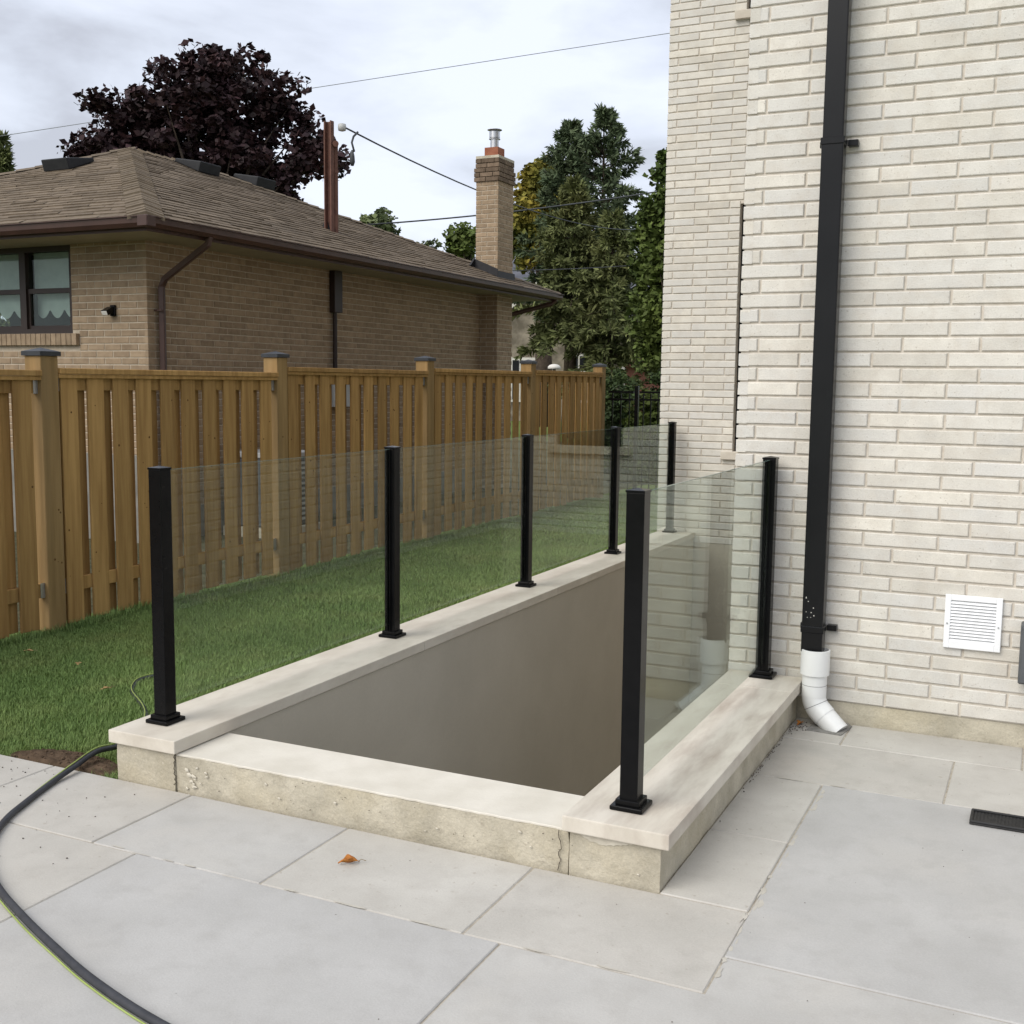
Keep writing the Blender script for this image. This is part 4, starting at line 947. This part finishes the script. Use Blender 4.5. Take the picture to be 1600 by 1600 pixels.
# shrubs behind the metal fence
for k, (x, y, d, rx, ry, lab, mt) in enumerate(((968, 622, 21, 26, 45, 'dark round shrub behind the metal fence next to the last cedar post', 'leaf_dark'), (1012, 630, 19.5, 26, 40, 'brighter shrub behind the metal gate beside the cream house', 'leaf_green'), (960, 590, 30, 40, 30, 'broad dark bush under the ragged spruce', 'leaf_dark'), (1040, 600, 30, 30, 50, 'tall dark bush behind the cream house corner', 'leaf_dark'))):
    p = at(x, y, d); s_ = empty('shrub', lab, 'shrub', (p.x, p.y, -.05), 'shrubs beyond the metal fence')
    C = []; Rr = []; kx = d/F_PX
    dd = rdir(60)*(rng.random(60)**.4)[:, None]
    hz = p.z+.05
    for q in dd: C.append((p.x+q[0]*rx*kx, p.y+q[1]*rx*kx, hz*.5+q[2]*(hz*.5+ry*kx*.5))); Rr.append(.22)
    C = [(a_, b_, max(.05, c_)) for a_, b_, c_ in C]
    leafcloud('foliage', C, Rr, 90, .05, M[mt], s_)
    mb = MB()
    for q in C[:14]: mb.tube([(p.x, p.y, -.05), (p.x*.5+q[0]*.5, p.y*.5+q[1]*.5, q[2]*.6), q], [.02, .012, .005], 5)
    kid(mb.build('stems', M['bark']), s_)

# ------------------------------------------------------------------ far houses
fo = at(880, 700, 50); fh = empty('stone_house', 'grey stone gabled house glimpsed behind the conifers', 'house', (fo.x, fo.y, -.05))
ang = R(20); FR = Matrix.Rotation(ang, 3, 'Z')
def fl_(x, y, z): v = FR @ Vector((x, y, 0)); return Vector((fo.x+v.x, fo.y+v.y, z))
def fbox(x0, x1, y0, y1, z0, z1):
    m = MB(); m.add([fl_(*p) for p in ((x0, y0, z0), (x1, y0, z0), (x1, y1, z0), (x0, y1, z0), (x0, y0, z1), (x1, y0, z1), (x1, y1, z1), (x0, y1, z1))], [(0, 3, 2, 1), (4, 5, 6, 7), (0, 1, 5, 4), (1, 2, 6, 5), (2, 3, 7, 6), (3, 0, 4, 7)]); return m
def fadd(name, mb, mat, **k): return kid(mb.build(name, M[mat], **k), fh)
fadd('wall', fbox(-3.2, 5.5, 0, 7, -.05, 4.6), 'stone')
g_ = MB(); g_.extrude([fl_(-3.2, -.3, -.05), fl_(1.9, -.3, -.05), fl_(1.9, -.3, 4.2), fl_(-.65, -.3, 6.2), fl_(-3.2, -.3, 4.2)], FR @ Vector((0, 3, 0))); fadd('gable', g_, 'stone')
r_ = MB(); r_.extrude([fl_(-3.6, -.2, 4.5), fl_(-3.6, 3.5, 7.3), fl_(-3.6, 7.4, 4.5)], FR @ Vector((9.5, 0, 0))); fadd('roof', r_, 'greyroof')
for sx, a_, b_ in ((0, (-3.65, 3.82), (-.65, 6.32)), (1, (-.65, 6.32), (2.35, 3.82))):
    m = MB(); m.extrude([fl_(a_[0], -.55, a_[1]), fl_(b_[0], -.55, b_[1]), fl_(b_[0], -.55, b_[1]+.22), fl_(a_[0], -.55, a_[1]+.22)], FR @ Vector((0, 4, 0))); fadd('roof', m, 'greyroof')
    m = MB(); m.extrude([fl_(a_[0], -.6, a_[1]-.12), fl_(b_[0], -.6, b_[1]-.12), fl_(b_[0], -.6, b_[1]+.14), fl_(a_[0], -.6, a_[1]+.14)], FR @ Vector((0, .045, 0))); fadd('rake_board', m, 'trim')
m = MB(); m.extrude([fl_(.5, -.8, 3.2), fl_(1.5, -.8, 3.2), fl_(1.5, -.8, 4.7), fl_(1.0, -.8, 5.35), fl_(.5, -.8, 4.7)], FR @ Vector((0, .49, 0))); fadd('dormer', m, 'stone')
def fwin(x0, x1, z0, z1, y=-.3):
    w_ = fadd('window', fbox(x0-.12, x1+.12, y-.08, y-.005, z0-.12, z1+.12), 'trim'); n = 3
    for i in range(n):
        for zz in ((z0, z0+(z1-z0)*.62), (z0+(z1-z0)*.68, z1)):
            q = fbox(x0+(x1-x0)*i/n+.04, x0+(x1-x0)*(i+1)/n-.04, y-.10, y-.082, zz[0], zz[1]).build('pane', M['darkpane']); q.parent = w_
fwin(.2, 1.5, .9, 2.8); fwin(-2.3, -1.2, .9, 2.6); fwin(2.6, 3.7, .9, 2.8, 0.)
rb = at(1000, 700, 41); rh = empty('red_garage', 'small red brick garage glimpsed beside the dark bushes', 'garage', (rb.x, rb.y, -.05))
kid(B(rb.x-.6, rb.x+4, rb.y, rb.y+4, -.05, 2.3).build('wall', M['redbrick']), rh)
m = MB().extrude([(rb.x-.9, rb.y-.3, 2.25), (rb.x+1.7, rb.y-.3, 3.6), (rb.x+4.3, rb.y-.3, 2.25)], (0, 4.6, 0)); kid(m.build('roof', M['redbrick']), rh)
ld = at(866, 573, 24); lt = empty('garden_lamp', 'white domed garden lamp top showing over the cedar fence', 'lamp', (ld.x, ld.y, -.05))
kid(MB().lathe([(.14, ld.z-.05), (.135, ld.z), (.10, ld.z+.035), (.05, ld.z+.052), (.005, ld.z+.056)], ld.x, ld.y, 20).build('dome', M['trim'], smooth=True), lt)
kid(MB().lathe([(.04, -.05), (.035, ld.z-.05)], ld.x, ld.y, 10).build('pole', M['black']), lt)

# ------------------------------------------------------------------ hose, cord, leaves, crumbs
def smooth_path(p, k=6):
    p = [Vector(q) for q in p]; r = []
    for i in range(len(p)-1):
        a, b, c, d = p[max(i-1, 0)], p[i], p[i+1], p[min(i+2, len(p)-1)]
        for j in range(k):
            t = j/k; r.append(.5*((2*b)+(c-a)*t+(2*a-5*b+4*c-d)*t*t+(3*b-a-3*c+d)*t**3))
    return r+[p[-1]]
HZ_ = .0128
hp = [(-4.345, 4.665, .0), (-4.36, 4.64, .004), (-4.375, 4.55, .004), (-4.32, 4.44, .004), (-4.22, 4.33, .004), (-4.0, 4.17, .004), (-3.85, 4.03, .006), (-3.68, 3.80, .012), (-3.605, 3.60, .028), (-3.592, 3.465, .045), (-3.567, 3.32, .028), (-3.535, 3.17, HZ_), (-3.453, 2.97, HZ_), (-3.385, 2.825, HZ_), (-3.275, 2.668, HZ_), (-3.13, 2.53, HZ_), (-2.937, 2.41, HZ_), (-2.70, 2.302, HZ_), (-2.462, 2.207, HZ_), (-2.232, 2.125, HZ_), (-1.939, 2.05, HZ_), (-1.5, 1.98, HZ_), (-1.0, 2.0-.1, HZ_)]
tag(MB().tube(smooth_path(hp), .0118, 12).build('garden_hose', M['hose'], smooth=True), 'thick dark hose curving over the pale paving to the lawn', 'hose')
cpth = []
sp_ = smooth_path(hp)
for i, q in enumerate(sp_):
    d = (sp_[min(i+1, len(sp_)-1)]-sp_[max(i-1, 0)]).normalized(); side = Vector((-d.y, d.x, 0))
    f = min(1, max(0, (3.3-q.y)/.5)); up = .0155*(1-f)
    s_ = -.0150*f-.004*(1-f)
    wob = .004*math.sin(i*.35)*f*.4
    cpth.append(q+side*(s_+min(0, wob))+Vector((0, 0, up-(q.z-.0045)*f)))
tag(MB().tube(cpth, .0027, 8).build('lime_cord', M['cord'], smooth=True), 'thin lime green cord running along the dark hose', 'cord')
# fallen leaves
def leaf(name, label, p, ang, L, mat, curl=.4, group=None):
    t = empty(name, label, 'leaf', p, group); t.rotation_euler = (0, 0, ang)
    n = 14; v = []; f = []
    for i in range(n+1):
        u = i/n; wv = L*.26*math.sin(math.pi*min(1, u*1.05))**.7*(1+.35*math.sin(u*17))*(.55 if u < .35 else 1); x = (u-.5)*L
        for s in (-1, -.5, 0, .5, 1):
            z = .005+curl*L*.34*abs(s)*math.sin(math.pi*u)+.05*L*math.sin(u*9+s*3)*.6+.012*L
            v.append((x, s*wv*(1-.3*curl), max(.001, z)))
    for i in range(n):
        for j in range(4): f.append((i*5+j, i*5+j+1, (i+1)*5+j+1, (i+1)*5+j))
    me = bpy.data.meshes.new('blade'); me.from_pydata(v, [], f); me.materials.append(mat); me.shade_smooth(); o = link('blade', me, t)
    md = o.modifiers.new('thick', 'SOLIDIFY'); md.thickness = .0008
    q = MB().tube([(L*.45, 0, .006), (L*.6, .003, .012), (L*.82, .0, .006)], .0012, 6).build('stalk', M['stalk']); q.parent = t
leaf('fallen_leaf', 'curled orange dry leaf lying on the pale paving slab', (-2.06, 3.085, .001), R(38), .072, M['dryleaf'], .8)
for (p, a_, l_) in (((-5.33, 4.65, .030), .4, 'pale tan leaf scrap in the grass by the first cedar post'), ((-4.325, 4.25, .030), 1.2, 'reddish tan leaf on the grass near the lime cord'), ((-4.84, 4.56, .030), 2.2, 'small round tan leaf in the middle of the lawn')):
    leaf('grass_leaf', l_, p, a_, .06, M['tanleaf'], .3, 'leaves on the lawn')
leaf('wall_leaf', 'brown leaf caught behind the white drain elbow', (-1.005, 5.40, .001), 1.3, .06, M['dryleaf'], .6)
cb = MB()
def crumbs(n, cx, cy, sx, sy, s0, s1):
    for k in range(n):
        x = cx+random.gauss(0, sx); y = cy+random.gauss(0, sy); s = random.uniform(s0, s1)
        if y > 3.345 and x < -1.04: continue
        if y > 5.5: continue
        cb.lathe([(s*.6, .0012), (s, .0012+s*.4), (s*.4, .0012+s)], x, y, 5)
crumbs(14, -3.35, 3.05, .16, .10, .001, .0035); crumbs(26, -3.75, 3.22, .12, .06, .001, .004); crumbs(7, -3.2, 2.72, .15, .06, .0015, .004)
crumbs(46, -1.5, 2.9, 1.2, .5, .0006, .0022); crumbs(26, -.4, 4.0, .6, .6, .0006, .0022); crumbs(130, -1.038, 4.9, .007, .33, .001, .004); crumbs(40, -1.0, 5.36, .03, .06, .001, .005)
tag(cb.build('crumbs', M['crumb']), 'tiny dark crumbs of dirt scattered on the paving', 'dirt', kind='stuff')
